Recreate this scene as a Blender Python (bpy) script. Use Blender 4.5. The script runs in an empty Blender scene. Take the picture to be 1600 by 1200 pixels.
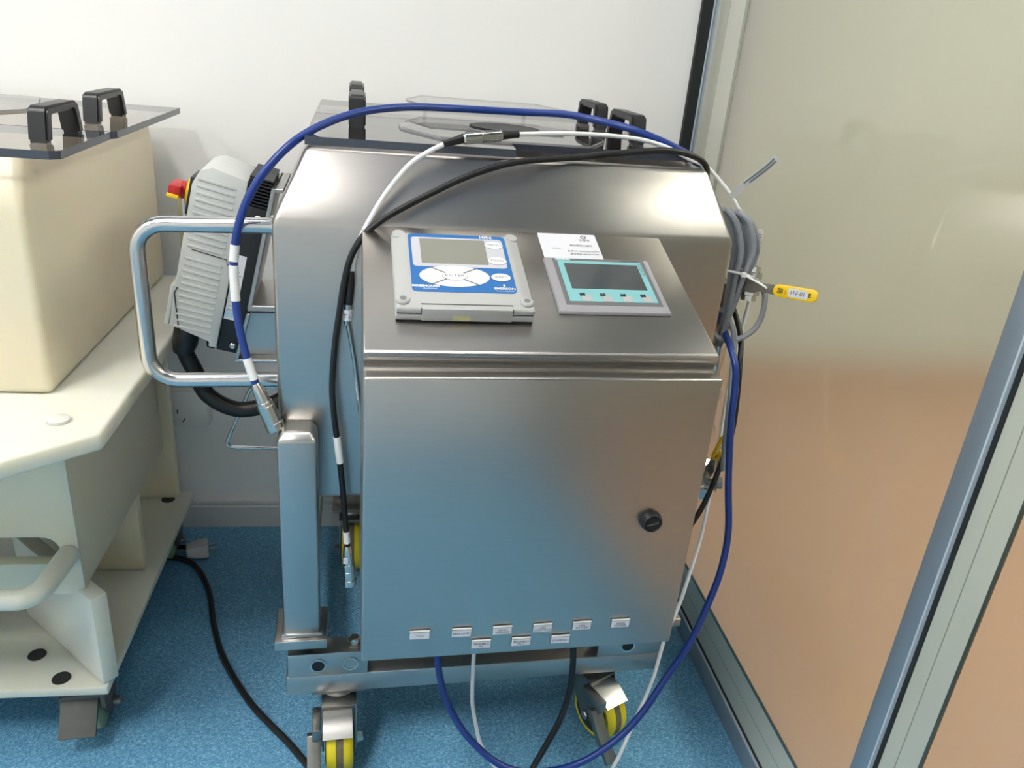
import bpy, bmesh, math, random
from mathutils import Vector, Matrix

random.seed(7)
S = bpy.context.scene
COL = S.collection

# ------------------------------------------------------------------ camera
cam_d = bpy.data.cameras.new('camera')
cam = bpy.data.objects.new('camera', cam_d)
COL.objects.link(cam)
S.camera = cam
YAW, PITCH, ROLL, FPX = -0.17042, 0.40706, 0.09089, 1232.7
cam_d.sensor_fit = 'HORIZONTAL'
cam_d.sensor_width = 36.0
cam_d.lens = FPX / 1600.0 * 36.0
cam_d.clip_start = 0.02
_cy, _sy = math.cos(YAW), math.sin(YAW)
_F = Vector((-_sy, _cy, 0)); _R = Vector((_cy, _sy, 0)); _U = Vector((0, 0, 1))
_F2 = _F * math.cos(PITCH) - _U * math.sin(PITCH)
_U2 = _U * math.cos(PITCH) + _F * math.sin(PITCH)
_R2 = _R * math.cos(ROLL) + _U2 * math.sin(ROLL)
_U3 = _U2 * math.cos(ROLL) - _R * math.sin(ROLL)
_m = Matrix((_R2, _U3, -_F2)).transposed().to_4x4()
_m.translation = Vector((0.0251, -0.7668, 1.1116))
cam.matrix_world = _m

# ------------------------------------------------------------------ world, light, exposure
w = bpy.data.worlds.new('world'); S.world = w
w.use_nodes = True
w.node_tree.nodes['Background'].inputs[0].default_value = (0.75, 0.85, 1.0, 1)
w.node_tree.nodes['Background'].inputs[1].default_value = 0.3
S.view_settings.view_transform = 'Standard'
S.view_settings.look = 'None'
S.view_settings.gamma = 1.0
S.view_settings.use_curve_mapping = False
S.view_settings.exposure = 0.64
S.cycles.max_bounces = 7
S.cycles.diffuse_bounces = 3
S.cycles.transparent_max_bounces = 16
CEIL_Z = 2.62
# ceiling lamp panels: x, y, size x, size y, emission strength
LAMPS = [(-0.95, -0.80, 0.32, 1.2, 26.0), (-2.15, -0.80, 0.32, 1.2, 20.0), (-0.05, 0.12, 1.2, 0.28, 6.5)]  # last panel is an added fill for the upper wall and tank side
BEYOND_FILL = (2.2, -0.2, 0.9, 2.4, 7.2)  # added fill source that brightens the room behind the frosted glass

# ------------------------------------------------------------------ helpers
AL = 0.0466
_ca, _sa = math.cos(AL), math.sin(AL)
def M(p):                      # trolley frame -> room frame
    return (p[0]*_ca - p[1]*_sa, p[0]*_sa + p[1]*_ca, p[2])
def I(p): return tuple(p)
def V(*a): return Vector(a if len(a) > 1 else a[0])

def lin(c):
    def f(x):
        x /= 255.0
        return x/12.92 if x <= 0.04045 else ((x+0.055)/1.055)**2.4
    return (f(c[0]), f(c[1]), f(c[2]), 1.0)

MATS = {}
def mat(name, rgb, rough=0.5, metal=0.0, var=0.04, scale=40.0, bump=0.0, coat=0.0, spec=0.5, stretch=None,
        rvar=0.0, sss=0.0, emit=0.0, aniso=0.0):
    if name in MATS: return MATS[name]
    m = bpy.data.materials.new(name); m.use_nodes = True
    nt = m.node_tree; b = nt.nodes['Principled BSDF']
    c = lin(rgb)
    tc = nt.nodes.new('ShaderNodeTexCoord')
    mp = nt.nodes.new('ShaderNodeMapping')
    if stretch: mp.inputs['Scale'].default_value = stretch
    nt.links.new(tc.outputs['Object'], mp.inputs['Vector'])
    n = nt.nodes.new('ShaderNodeTexNoise'); n.inputs['Scale'].default_value = scale
    n.inputs['Detail'].default_value = 4
    nt.links.new(mp.outputs[0], n.inputs['Vector'])
    mx = nt.nodes.new('ShaderNodeMix'); mx.data_type = 'RGBA'
    mx.inputs[6].default_value = tuple(min(1, v*(1-var)) for v in c[:3]) + (1,)
    mx.inputs[7].default_value = tuple(min(1, v*(1+var)) for v in c[:3]) + (1,)
    nt.links.new(n.outputs['Fac'], mx.inputs[0])
    nt.links.new(mx.outputs[2], b.inputs['Base Color'])
    b.inputs['Roughness'].default_value = rough
    b.inputs['Metallic'].default_value = metal
    b.inputs['Specular IOR Level'].default_value = spec
    b.inputs['Coat Weight'].default_value = coat
    b.inputs['Coat Roughness'].default_value = 0.05
    if sss:
        b.inputs['Subsurface Weight'].default_value = sss
        b.inputs['Subsurface Radius'].default_value = (0.03, 0.024, 0.014)
        b.inputs['Subsurface Scale'].default_value = 1.0
    if aniso:
        b.inputs['Anisotropic'].default_value = aniso
    if rvar:
        n2 = nt.nodes.new('ShaderNodeTexNoise'); n2.inputs['Scale'].default_value = 4.0; n2.inputs['Detail'].default_value = 1.5
        nt.links.new(tc.outputs['Object'], n2.inputs['Vector'])
        mr = nt.nodes.new('ShaderNodeMapRange')
        mr.inputs['From Min'].default_value = 0.3; mr.inputs['From Max'].default_value = 0.7
        mr.inputs['To Min'].default_value = rough - rvar; mr.inputs['To Max'].default_value = rough + rvar
        nt.links.new(n2.outputs['Fac'], mr.inputs['Value'])
        nt.links.new(mr.outputs[0], b.inputs['Roughness'])
    if bump:
        bp = nt.nodes.new('ShaderNodeBump'); bp.inputs['Strength'].default_value = bump
        bp.inputs['Distance'].default_value = 0.001
        nt.links.new(n.outputs['Fac'], bp.inputs['Height'])
        nt.links.new(bp.outputs[0], b.inputs['Normal'])
    if emit:
        b.inputs['Emission Color'].default_value = c
        b.inputs['Emission Strength'].default_value = emit
    MATS[name] = m
    return m

def clear_mat(name, tint, rough=0.01, ior=1.49, refr_rough=None):
    """clear or frosted sheet: Fresnel gloss over transmission"""
    if name in MATS: return MATS[name]
    m = bpy.data.materials.new(name); m.use_nodes = True
    nt = m.node_tree
    for nd in list(nt.nodes): nt.nodes.remove(nd)
    out = nt.nodes.new('ShaderNodeOutputMaterial')
    mixs = nt.nodes.new('ShaderNodeMixShader')
    fr = nt.nodes.new('ShaderNodeFresnel'); fr.inputs['IOR'].default_value = ior
    gl = nt.nodes.new('ShaderNodeBsdfGlossy'); gl.inputs['Roughness'].default_value = rough
    tc = nt.nodes.new('ShaderNodeTexCoord')
    n = nt.nodes.new('ShaderNodeTexNoise'); n.inputs['Scale'].default_value = 3.0; n.inputs['Detail'].default_value = 3
    nt.links.new(tc.outputs['Object'], n.inputs['Vector'])
    mx = nt.nodes.new('ShaderNodeMix'); mx.data_type = 'RGBA'
    mx.inputs[6].default_value = tuple(v*0.97 for v in tint) + (1,)
    mx.inputs[7].default_value = tuple(min(1, v*1.03) for v in tint) + (1,)
    nt.links.new(n.outputs['Fac'], mx.inputs[0])
    if refr_rough is None:
        tr = nt.nodes.new('ShaderNodeBsdfTransparent')
    else:
        tr = nt.nodes.new('ShaderNodeBsdfRefraction')
        tr.inputs['Roughness'].default_value = refr_rough; tr.inputs['IOR'].default_value = 1.08
    nt.links.new(mx.outputs[2], tr.inputs['Color'])
    # gloss on the outer faces only: no false total reflection inside the thin sheet
    ge = nt.nodes.new('ShaderNodeNewGeometry')
    sub = nt.nodes.new('ShaderNodeMath'); sub.operation = 'SUBTRACT'; sub.use_clamp = True
    nt.links.new(fr.outputs[0], sub.inputs[0]); nt.links.new(ge.outputs['Backfacing'], sub.inputs[1])
    if refr_rough is None:      # both faces of a thin clear sheet reflect: 2F / (1 + F)
        ad = nt.nodes.new('ShaderNodeMath'); ad.operation = 'ADD'; ad.inputs[1].default_value = 1.0
        dv = nt.nodes.new('ShaderNodeMath'); dv.operation = 'DIVIDE'
        ml = nt.nodes.new('ShaderNodeMath'); ml.operation = 'MULTIPLY'; ml.inputs[1].default_value = 2.0
        nt.links.new(sub.outputs[0], ad.inputs[0]); nt.links.new(sub.outputs[0], ml.inputs[0])
        nt.links.new(ml.outputs[0], dv.inputs[0]); nt.links.new(ad.outputs[0], dv.inputs[1])
        nt.links.new(dv.outputs[0], mixs.inputs[0])
    else:
        nt.links.new(sub.outputs[0], mixs.inputs[0])
    nt.links.new(tr.outputs[0], mixs.inputs[1])
    nt.links.new(gl.outputs[0], mixs.inputs[2])
    nt.links.new(mixs.outputs[0], out.inputs['Surface'])
    MATS[name] = m
    return m

class B:
    """collects geometry (in a source frame) for ONE mesh"""
    def __init__(s, xf=I): s.v = []; s.f = []; s.xf = xf; s.mi = []; s.cur = 0
    def add(s, vs, fs):
        o = len(s.v)
        s.v += [s.xf(tuple(p)) for p in vs]
        s.f += [tuple(i+o for i in f) for f in fs]
        s.mi += [s.cur]*len(fs)
        return s
    def addbm(s, bm):
        bm.verts.index_update()
        s.add([v.co[:] for v in bm.verts], [[v.index for v in f.verts] for f in bm.faces]); bm.free(); return s
    def box(s, x0, x1, y0, y1, z0, z1, bev=0.0, seg=2, tf=None):
        bm = bmesh.new()
        bmesh.ops.create_cube(bm, size=1.0)
        for v in bm.verts:
            v.co = Vector(((x0+x1)/2+v.co.x*(x1-x0), (y0+y1)/2+v.co.y*(y1-y0), (z0+z1)/2+v.co.z*(z1-z0)))
        if bev: bmesh.ops.bevel(bm, geom=bm.edges[:], offset=bev, segments=seg, affect='EDGES', profile=0.5)
        if tf:
            for v in bm.verts: v.co = Vector(tf(v.co))
        return s.addbm(bm)
    def prism(s, poly, z0, z1, bev=0.0, seg=2, tf=None):
        bm = bmesh.new()
        n = len(poly)
        lo = [bm.verts.new((p[0], p[1], z0)) for p in poly]; hi = [bm.verts.new((p[0], p[1], z1)) for p in poly]
        bm.faces.new(lo[::-1]); bm.faces.new(hi)
        for i in range(n): bm.faces.new((lo[i], lo[(i+1) % n], hi[(i+1) % n], hi[i]))
        bmesh.ops.recalc_face_normals(bm, faces=bm.faces[:])
        if bev: bmesh.ops.bevel(bm, geom=bm.edges[:], offset=bev, segments=seg, affect='EDGES', profile=0.5)
        if tf:
            for v in bm.verts: v.co = Vector(tf(v.co))
        return s.addbm(bm)
    def tube(s, pts, r, n=10, cap=True):
        pts = [Vector(p) for p in pts]
        rr = r if isinstance(r, (list, tuple)) else [r]*len(pts)
        T = []
        for i in range(len(pts)):
            t = pts[min(i+1, len(pts)-1)] - pts[max(i-1, 0)]
            if t.length < 1e-9: t = T[-1] if T else Vector((0, 0, 1))
            T.append(t.normalized())
        a = Vector((0, 0, 1)) if abs(T[0].z) < 0.9 else Vector((1, 0, 0))
        u = (a - T[0]*a.dot(T[0])).normalized()
        vs, fs = [], []
        for i, p in enumerate(pts):
            u = (u - T[i]*u.dot(T[i])).normalized(); q = T[i].cross(u)
            for k in range(n):
                an = 2*math.pi*k/n
                vs.append(p + (u*math.cos(an) + q*math.sin(an))*rr[i])
        for i in range(len(pts)-1):
            for k in range(n):
                fs.append((i*n+k, i*n+(k+1) % n, (i+1)*n+(k+1) % n, (i+1)*n+k))
        if cap:
            fs.append(tuple(range(n))[::-1]); fs.append(tuple(range((len(pts)-1)*n, len(pts)*n)))
        return s.add(vs, fs)
    def lathe(s, prof, c, ax, n=24, cap=True):
        """prof: (distance along axis, radius) list; closed with caps"""
        ax = Vector(ax).normalized(); c = Vector(c)
        return s.tube_prof([(c + ax*h, r) for h, r in prof], ax, n, cap)
    def tube_prof(s, pr, ax, n, cap=True):
        a = Vector((0, 0, 1)) if abs(ax.z) < 0.9 else Vector((1, 0, 0))
        u = (a - ax*a.dot(ax)).normalized(); q = ax.cross(u)
        vs, fs = [], []
        for p, r in pr:
            for k in range(n):
                an = 2*math.pi*k/n
                vs.append(p + (u*math.cos(an)+q*math.sin(an))*max(r, 1e-5))
        for i in range(len(pr)-1):
            for k in range(n): fs.append((i*n+k, i*n+(k+1) % n, (i+1)*n+(k+1) % n, (i+1)*n+k))
        if cap:
            fs.append(tuple(range(n))[::-1]); fs.append(tuple(range((len(pr)-1)*n, len(pr)*n)))
        return s.add(vs, fs)

def spline(pts, k=8):
    P = [Vector(p) for p in pts]
    P = [P[0]*2-P[1]] + P + [P[-1]*2-P[-2]]
    out = []
    for i in range(1, len(P)-2):
        a, b, c, d = P[i-1:i+3]
        for j in range(k):
            t = j/k
            out.append(0.5*((2*b)+(c-a)*t+(2*a-5*b+4*c-d)*t*t+(3*b-a-3*c+d)*t**3))
    out.append(P[-2])
    return out

def fillet(pts, r, k=6):
    """polyline with rounded corners"""
    P = [Vector(p) for p in pts]; out = [P[0]]
    for i in range(1, len(P)-1):
        a = (P[i-1]-P[i]).normalized(); b = (P[i+1]-P[i]).normalized()
        ang = a.angle(b); d = r/math.tan(ang/2)
        p0 = P[i]+a*d; p1 = P[i]+b*d
        cen = P[i]+(a+b).normalized()*(r/math.sin(ang/2))
        for j in range(k+1):
            t = j/k
            q = p0.lerp(p1, t)
            out.append(cen+(q-cen).normalized()*r)
    out.append(P[-1])
    return out

def thing(name, label, cat, loc=(0, 0, 0), group=None):
    o = bpy.data.objects.new(name, None); COL.objects.link(o)
    o.location = loc; o.empty_display_size = 0.05
    o['label'] = label; o['category'] = cat
    if group: o['group'] = group
    o['_r'] = loc
    return o
def rootloc(o):
    return Vector(o['_r']) if o is not None and '_r' in o else Vector((0, 0, 0))
def obj(name, b, m, parent=None, angle=35, label=None, flat=False):
    off = rootloc(parent)
    me = bpy.data.meshes.new(name)
    me.from_pydata([tuple(Vector(v)-off) for v in b.v], [], b.f)
    ms = m if isinstance(m, (list, tuple)) else [m]
    for x in ms: me.materials.append(x)
    if len(ms) > 1: me.polygons.foreach_set('material_index', b.mi)
    bm = bmesh.new(); bm.from_mesh(me); bmesh.ops.recalc_face_normals(bm, faces=bm.faces[:]); bm.to_mesh(me); bm.free()
    if not flat:
        me.polygons.foreach_set('use_smooth', [True]*len(me.polygons))
        me.set_sharp_from_angle(angle=math.radians(angle))
    o = bpy.data.objects.new(name, me); COL.objects.link(o)
    if parent is not None:
        o.parent = parent; o['_r'] = tuple(off)
    if label: o['label'] = label
    return o
def tag(o, label, cat, group=None):
    o['label'] = label; o['category'] = cat
    if group: o['group'] = group
    return o
def struct(name, b, m, parent=None, **k):
    o = obj(name, b, m, parent, **k)
    if parent is None: o['kind'] = 'structure'
    return o

def text(name, s, size, m, origin, ex, ey, parent, xf=I, align='CENTER', bold=0.0, lift=0.0003, sx=1.0, space=1.0):
    cu = bpy.data.curves.new('t', 'FONT'); cu.body = s; cu.size = size; cu.align_x = align; cu.align_y = 'CENTER'
    cu.offset = bold; cu.resolution_u = 3; cu.space_line = 0.85*space
    to = bpy.data.objects.new('t', cu); COL.objects.link(to)
    dg = bpy.context.evaluated_depsgraph_get()
    me = bpy.data.meshes.new_from_object(to.evaluated_get(dg))
    b = B(xf); ex = Vector(ex).normalized(); ey = Vector(ey).normalized(); nn = ex.cross(ey)
    o0 = Vector(origin)+nn*lift
    b.add([o0+ex*v.co.x*sx+ey*v.co.y for v in me.vertices], [tuple(p.vertices) for p in me.polygons])
    bpy.data.objects.remove(to); bpy.data.meshes.remove(me); bpy.data.curves.remove(cu)
    off = rootloc(parent)
    me2 = bpy.data.meshes.new(name)
    me2.from_pydata([tuple(Vector(v)-off) for v in b.v], [], b.f); me2.materials.append(m)
    o = bpy.data.objects.new(name, me2); COL.objects.link(o); o.parent = parent; o['_r'] = tuple(off)
    return o

# ------------------------------------------------------------------ materials
STEEL = mat('brushed_steel', (180, 179, 176), 0.32, 1.0, 0.03, 30, 0.012, stretch=(1, 1, 14), rvar=0.02)
STEEL_H = mat('brushed_steel_sheet', (180, 176, 171), 0.31, 1.0, 0.03, 25, 0.010, stretch=(1, 1, 16), rvar=0.025)
TUBE = mat('polished_tube_steel', (205, 204, 202), 0.22, 1.0, 0.02, 60)
CHROME = mat('nickel_plating', (200, 198, 192), 0.18, 1.0, 0.02, 60)
DARKSTEEL = mat('dull_steel', (150, 148, 143), 0.38, 1.0, 0.10, 35, 0.05)
BLACK = mat('black_plastic', (30, 31, 33), 0.38, 0, 0.1, 80)
BLACK_R = mat('black_rubber', (16, 16, 18), 0.45, 0, 0.1, 80)
BLACK_M = mat('black_painted_metal', (20, 22, 25), 0.5, 0, 0.1, 60)
WHITE_P = mat('white_plastic', (232, 232, 230), 0.4, 0, 0.02, 60)
PAPER = mat('white_label_paper', (212, 213, 220), 0.5, 0, 0.02, 60)
INK = mat('black_print', (30, 30, 34), 0.6, 0, 0.02, 60)
INKG = mat('grey_print', (110, 112, 116), 0.6, 0, 0.02, 60)
YELLOW = mat('yellow_urethane', (226, 205, 24), 0.45, 0, 0.06, 50)
YELLOW_V = mat('yellow_vinyl_grip', (242, 200, 22), 0.4, 0, 0.03, 50)
WORN = mat('worn_tread_dirt', (112, 105, 80), 0.8, 0, 0.4, 120)
RED = mat('red_plastic', (190, 34, 34), 0.4, 0, 0.04, 60)
BLUEC = mat('blue_cable_jacket', (20, 54, 130), 0.36, 0, 0.06, 90)
GREYC = mat('grey_cable_jacket', (136, 140, 146), 0.45, 0, 0.05, 90)
WHITEC = mat('white_cable_jacket', (226, 227, 228), 0.45, 0, 0.05, 300)
VFD = mat('light_grey_casing', (196, 198, 195), 0.5, 0, 0.02, 60)
PANELG = mat('analyzer_grey_casing', (174, 175, 174), 0.42, 0, 0.02, 60)
PBLUE = mat('keypad_blue', (36, 104, 172), 0.45, 0, 0.02, 60)
KEYW = mat('keypad_white', (226, 228, 230), 0.45, 0, 0.01, 60)
LCD = mat('lcd_grey', (132, 132, 122), 0.12, 0, 0.02, 60)
HMI_B = mat('bezel_grey', (150, 148, 153), 0.42, 0, 0.02, 60)
HMI_D = mat('bezel_dark_grey', (104, 105, 106), 0.45, 0, 0.02, 60)
HMI_C = mat('bezel_turquoise', (126, 182, 186), 0.45, 0, 0.02, 60)
HMI_S = mat('touch_screen_glass', (70, 74, 76), 0.10, 0, 0.02, 60)
HMI_K = mat('function_key_grey', (172, 172, 174), 0.45, 0, 0.02, 60)
PP = mat('natural_polypropylene', (232, 223, 198), 0.28, 0, 0.03, 6, sss=0.7, spec=0.5)
PP2 = mat('white_polypropylene', (222, 221, 208), 0.32, 0, 0.03, 8, sss=0.5)
CAST_G = mat('grey_caster_housing', (92, 90, 86), 0.55, 0, 0.15, 60, 0.1)
GREENW = mat('green_wheel_rubber', (150, 180, 150), 0.6, 0, 0.1, 40)
ACR = clear_mat('smoked_acrylic', (0.86, 0.845, 0.855), 0.015, 1.75)
ACR_E = mat('smoked_acrylic_edge', (64, 70, 82), 0.18, 0, 0.05, 40)
ACR_C = clear_mat('clear_acrylic', (0.97, 0.965, 0.97), 0.02, 1.5)
ACR_CE = mat('clear_acrylic_edge', (150, 150, 154), 0.2, 0, 0.05, 40)
WALL = mat('white_wall_paint', (236, 236, 235), 0.75, 0, 0.008, 12, 0.02)
CEIL = mat('ceiling_tile', (88, 120, 156), 0.8, 0, 0.01, 12)
SKIRT = mat('pale_grey_skirting', (205, 206, 206), 0.5, 0, 0.02, 30)
ALU = mat('anodised_aluminium', (160, 172, 182), 0.42, 0.6, 0.05, 20, 0.03, stretch=(1, 1, 0.15))
ALU_L = mat('aluminium_edge_highlight', (205, 216, 224), 0.4, 0.3, 0.03, 20)  # pale strip colour stands in for the highlight along the frame edges
GASK = mat('black_gasket', (24, 28, 26), 0.6, 0, 0.1, 50)
BAND = mat('glazing_border', (188, 190, 176), 0.35, 0, 0.02, 10, coat=1.0)
BANDL = mat('glazing_seam', (140, 142, 128), 0.5, 0, 0.02, 10, coat=1.0)
BANDD = mat('glazing_dark_edge', (62, 70, 62), 0.4, 0, 0.05, 10, coat=1.0)
GLASS = clear_mat('frosted_partition_glass', (0.92, 0.93, 0.895), 0.012, 1.5, refr_rough=0.42)
BEY_F = mat('peach_floor_beyond', (196, 160, 134), 0.5, 0, 0.03, 2)
BEY_W = mat('pale_wall_beyond', (222, 226, 214), 0.7, 0, 0.02, 2)
LAMPM = mat('lamp_diffuser', (255, 252, 245), 0.5, 0, 0.0, 10, emit=1.0)

def floor_mat():
    m = bpy.data.materials.new('blue_speckled_vinyl'); m.use_nodes = True
    nt = m.node_tree; b = nt.nodes['Principled BSDF']
    tc = nt.nodes.new('ShaderNodeTexCoord')
    n1 = nt.nodes.new('ShaderNodeTexNoise'); n1.inputs['Scale'].default_value = 260; n1.inputs['Detail'].default_value = 3
    n1.inputs['Distortion'].default_value = 1.2
    n2 = nt.nodes.new('ShaderNodeTexNoise'); n2.inputs['Scale'].default_value = 6; n2.inputs['Detail'].default_value = 4
    for n in (n1, n2): nt.links.new(tc.outputs['Object'], n.inputs['Vector'])
    cr = nt.nodes.new('ShaderNodeValToRGB')
    e = cr.color_ramp.elements
    e[0].position = 0.36; e[0].color = lin((78, 136, 176))
    e[1].position = 0.68; e[1].color = lin((150, 198, 222))
    e2 = cr.color_ramp.elements.new(0.5); e2.color = lin((98, 158, 196))
    nt.links.new(n1.outputs['Fac'], cr.inputs[0])
    mx = nt.nodes.new('ShaderNodeMix'); mx.data_type = 'RGBA'; mx.blend_type = 'MULTIPLY'
    mx.inputs[0].default_value = 0.35
    nt.links.new(cr.outputs[0], mx.inputs[6])
    cr2 = nt.nodes.new('ShaderNodeValToRGB')
    cr2.color_ramp.elements[0].position = 0.3; cr2.color_ramp.elements[0].color = (0.72, 0.74, 0.76, 1)
    cr2.color_ramp.elements[1].position = 0.7; cr2.color_ramp.elements[1].color = (1, 1, 1, 1)
    nt.links.new(n2.outputs['Fac'], cr2.inputs[0]); nt.links.new(cr2.outputs[0], mx.inputs[7])
    nt.links.new(mx.outputs[2], b.inputs['Base Color'])
    b.inputs['Roughness'].default_value = 0.42
    b.inputs['Specular IOR Level'].default_value = 0.35
    bp = nt.nodes.new('ShaderNodeBump'); bp.inputs['Strength'].default_value = 0.15; bp.inputs['Distance'].default_value = 0.0006
    nt.links.new(n1.outputs['Fac'], bp.inputs['Height']); nt.links.new(bp.outputs[0], b.inputs['Normal'])
    return m
FLOOR = floor_mat()

# ------------------------------------------------------------------ room
WY, PX = 0.9028, 0.651
X0, Y0 = -2.9, -2.35
struct('floor', B().box(X0, PX+0.03, Y0, WY+0.02, -0.05, 0), FLOOR)
struct('wall_back', B().box(X0, PX+0.12, WY, WY+0.1, 0, CEIL_Z), WALL)
struct('wall_left', B().box(X0-0.1, X0, Y0, WY+0.1, 0, CEIL_Z), WALL)
struct('wall_front', B().box(X0-0.1, PX+0.12, Y0-0.1, Y0, 0, CEIL_Z), WALL)
struct('ceiling', B().box(X0-0.1, PX+0.12, Y0-0.1, WY+0.1, CEIL_Z, CEIL_Z+0.08), CEIL)
bb = B()
prof = [(0, 0), (-0.016, 0), (-0.016, 0.054), (-0.012, 0.058), (-0.012, 0.062), (-0.014, 0.064), (-0.013, 0.070), (-0.006, 0.076), (0, 0.077)]
n_ = len(prof)
bb.add([(X0, WY+p[0], p[1]) for p in prof] + [(PX-0.03, WY+p[0], p[1]) for p in prof],
       [(i, (i+1) % n_, n_+(i+1) % n_, n_+i) for i in range(n_)] + [tuple(range(n_)), tuple(range(n_, 2*n_))])
struct('baseboard_back', bb, SKIRT, angle=25)

# right glazed partition
pr = bpy.data.objects.new('wall_right', None); COL.objects.link(pr); pr['kind'] = 'structure'; pr.location = (PX, 0, 0); pr['_r'] = (PX, 0, 0)
TOPZ = CEIL_Z
obj('bottom_rail', B().box(PX-0.006, PX+0.06, Y0, WY, 0, 0.0450, 0.001), ALU, pr)
obj('rail_edge', B().box(PX-0.007, PX+0.01, Y0, WY, 0.0452, 0.0468), ALU_L, pr)
obj('rail_gasket', B().box(PX-0.003, PX+0.01, Y0, WY, 0.0470, 0.0525), GASK, pr)
obj('top_rail', B().box(PX-0.006, PX+0.06, Y0, WY, TOPZ-0.06, TOPZ, 0.001), ALU, pr)
# corner post beside the white wall
obj('corner_seal', B().box(PX-0.029, PX-0.004, WY-0.012, WY-0.0005, 0, TOPZ), GASK, pr)
obj('corner_post', B().box(PX-0.006, PX+0.06, 0.877, WY-0.012, 0.0, TOPZ, 0.001), ALU, pr)
obj('post_edge', B().box(PX-0.0075, PX+0.01, 0.886, 0.890, 0.0, TOPZ), ALU_L, pr)
def pane(y0, y1, left_band, right_band, lb):
    # y1 = far end, y0 = near end; bands are glued inside the glass rim
    z0, z1 = 0.0525, TOPZ-0.06
    x0, x1 = PX-0.0015, PX+0.0005
    obj('glass_pane', B().box(PX+0.001, PX+0.009, y0, y1, z0, z1), GLASS, pr)
    zb = 0.138
    obj('glazing_border', B().box(x0, x1, y0, y1, z0, zb), BAND, pr)
    obj('glazing_seam', B().box(x0-0.0003, x1, y0, y1, 0.096, 0.0972), BANDL, pr)
    obj('dark_edge', B().box(x0, x1, y0+right_band, y1-left_band, zb, zb+0.006), BANDD, pr)
    if left_band:
        obj('glazing_border', B().box(x0, x1, y1-left_band, y1, zb, z1), BAND, pr)
        obj('glazing_seam', B().box(x0-0.0003, x1, y1-left_band*0.45, y1-left_band*0.45+0.0014, zb, z1), BANDL, pr)
        obj('dark_edge', B().box(x0, x1, y1-left_band-lb, y1-left_band, zb+0.006, z1), BANDD if lb < 0.008 else BANDL, pr)
pane(-0.0833, 0.877, 0.132, 0.0, 0.012)
def mullion(y):
    obj('mullion', B().box(PX-0.008, PX+0.06, y-0.029, y, 0.0, TOPZ, 0.001), ALU, pr)
    obj('mullion_edge', B().box(PX-0.009, PX+0.01, y-0.0315, y-0.029, 0.0, TOPZ), ALU_L, pr)
    obj('mullion_gasket', B().box(PX-0.004, PX+0.01, y-0.037, y-0.0315, 0.0, TOPZ), GASK, pr)
mullion(-0.0833)
pane(-1.20, -0.1203, 0.054, 0.0, 0.0045)
mullion(-1.20)
pane(Y0, -1.237, 0.054, 0.0, 0.0045)
# the room seen blurred through the frosted glass
struct('floor_beyond', B().box(PX+0.03, 4.2, Y0-1, WY+1.2, -0.05, 0), BEY_F)
struct('wall_beyond', B().box(4.2, 4.3, Y0-1, WY+1.2, 0, CEIL_Z), BEY_W)
struct('wall_beyond_far', B().box(PX+0.12, 4.2, WY+1.2, WY+1.3, 0, CEIL_Z), BEY_W)
struct('wall_beyond_near', B().box(PX+0.12, 4.2, Y0-1.1, Y0-1, 0, CEIL_Z), BEY_W)
struct('ceiling_beyond', B().box(PX+0.12, 4.3, Y0-1.1, WY+1.3, CEIL_Z, CEIL_Z+0.08), CEIL)
def lamp_panel(x, y, sx, sy, st, label):
    t = thing('ceiling_light', label, 'ceiling light', (x, y, CEIL_Z-0.03), 'ceiling light panels')
    m = LAMPM.copy(); m.name = 'lamp_diffuser_lit'
    m.node_tree.nodes['Principled BSDF'].inputs['Emission Strength'].default_value = st
    fr = B()
    for a in (-1, 1):
        fr.box(x+a*sx/2-0.012, x+a*sx/2+0.012, y-sy/2-0.012, y+sy/2+0.012, CEIL_Z-0.03, CEIL_Z-0.001)
        fr.box(x-sx/2, x+sx/2, y+a*sy/2-0.012, y+a*sy/2+0.012, CEIL_Z-0.03, CEIL_Z-0.001)
    obj('frame', fr, WHITE_P, t)
    obj('diffuser', B().box(x-sx/2+0.012, x+sx/2-0.012, y-sy/2+0.012, y+sy/2-0.012, CEIL_Z-0.022, CEIL_Z-0.004), m, t)
for i, (x, y, sx, sy, st) in enumerate(LAMPS):
    lamp_panel(x, y, sx, sy, st, 'long white ceiling light panel over the room, %s' % ('over the gap beside the cream tank', 'nearer the far left wall', 'added unseen fill above the stainless trolley')[i])
lamp_panel(*BEYOND_FILL, 'added unseen fill light panel beyond the frosted partition')

# ------------------------------------------------------------------ wall socket
so = thing('wall_socket', 'white surface-mounted wall socket low on the white wall behind the trolley', 'socket', (-0.405, WY, 0.32))
obj('socket_box', B().box(-0.448, -0.362, WY-0.038, WY, 0.279, 0.365, 0.004), WHITE_P, so)
obj('face_plate', B().box(-0.447, -0.363, WY-0.043, WY-0.038, 0.280, 0.364, 0.002), WHITE_P, so)
for dx, dz, an in ((0, 0.014, 0), (-0.012, -0.006, 0.5), (0.012, -0.006, -0.5)):
    cx, cz = -0.425+dx, 0.302+dz
    def tf(p, cx=cx, cz=cz, an=an):
        x, z = p[0]-cx, p[2]-cz
        return (cx+x*math.cos(an)-z*math.sin(an), p[1], cz+x*math.sin(an)+z*math.cos(an))
    obj('slot', B().box(cx-0.0012, cx+0.0012, WY-0.0436, WY-0.042, cz-0.005, cz+0.005, tf=tf), BLACK, so)

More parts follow.
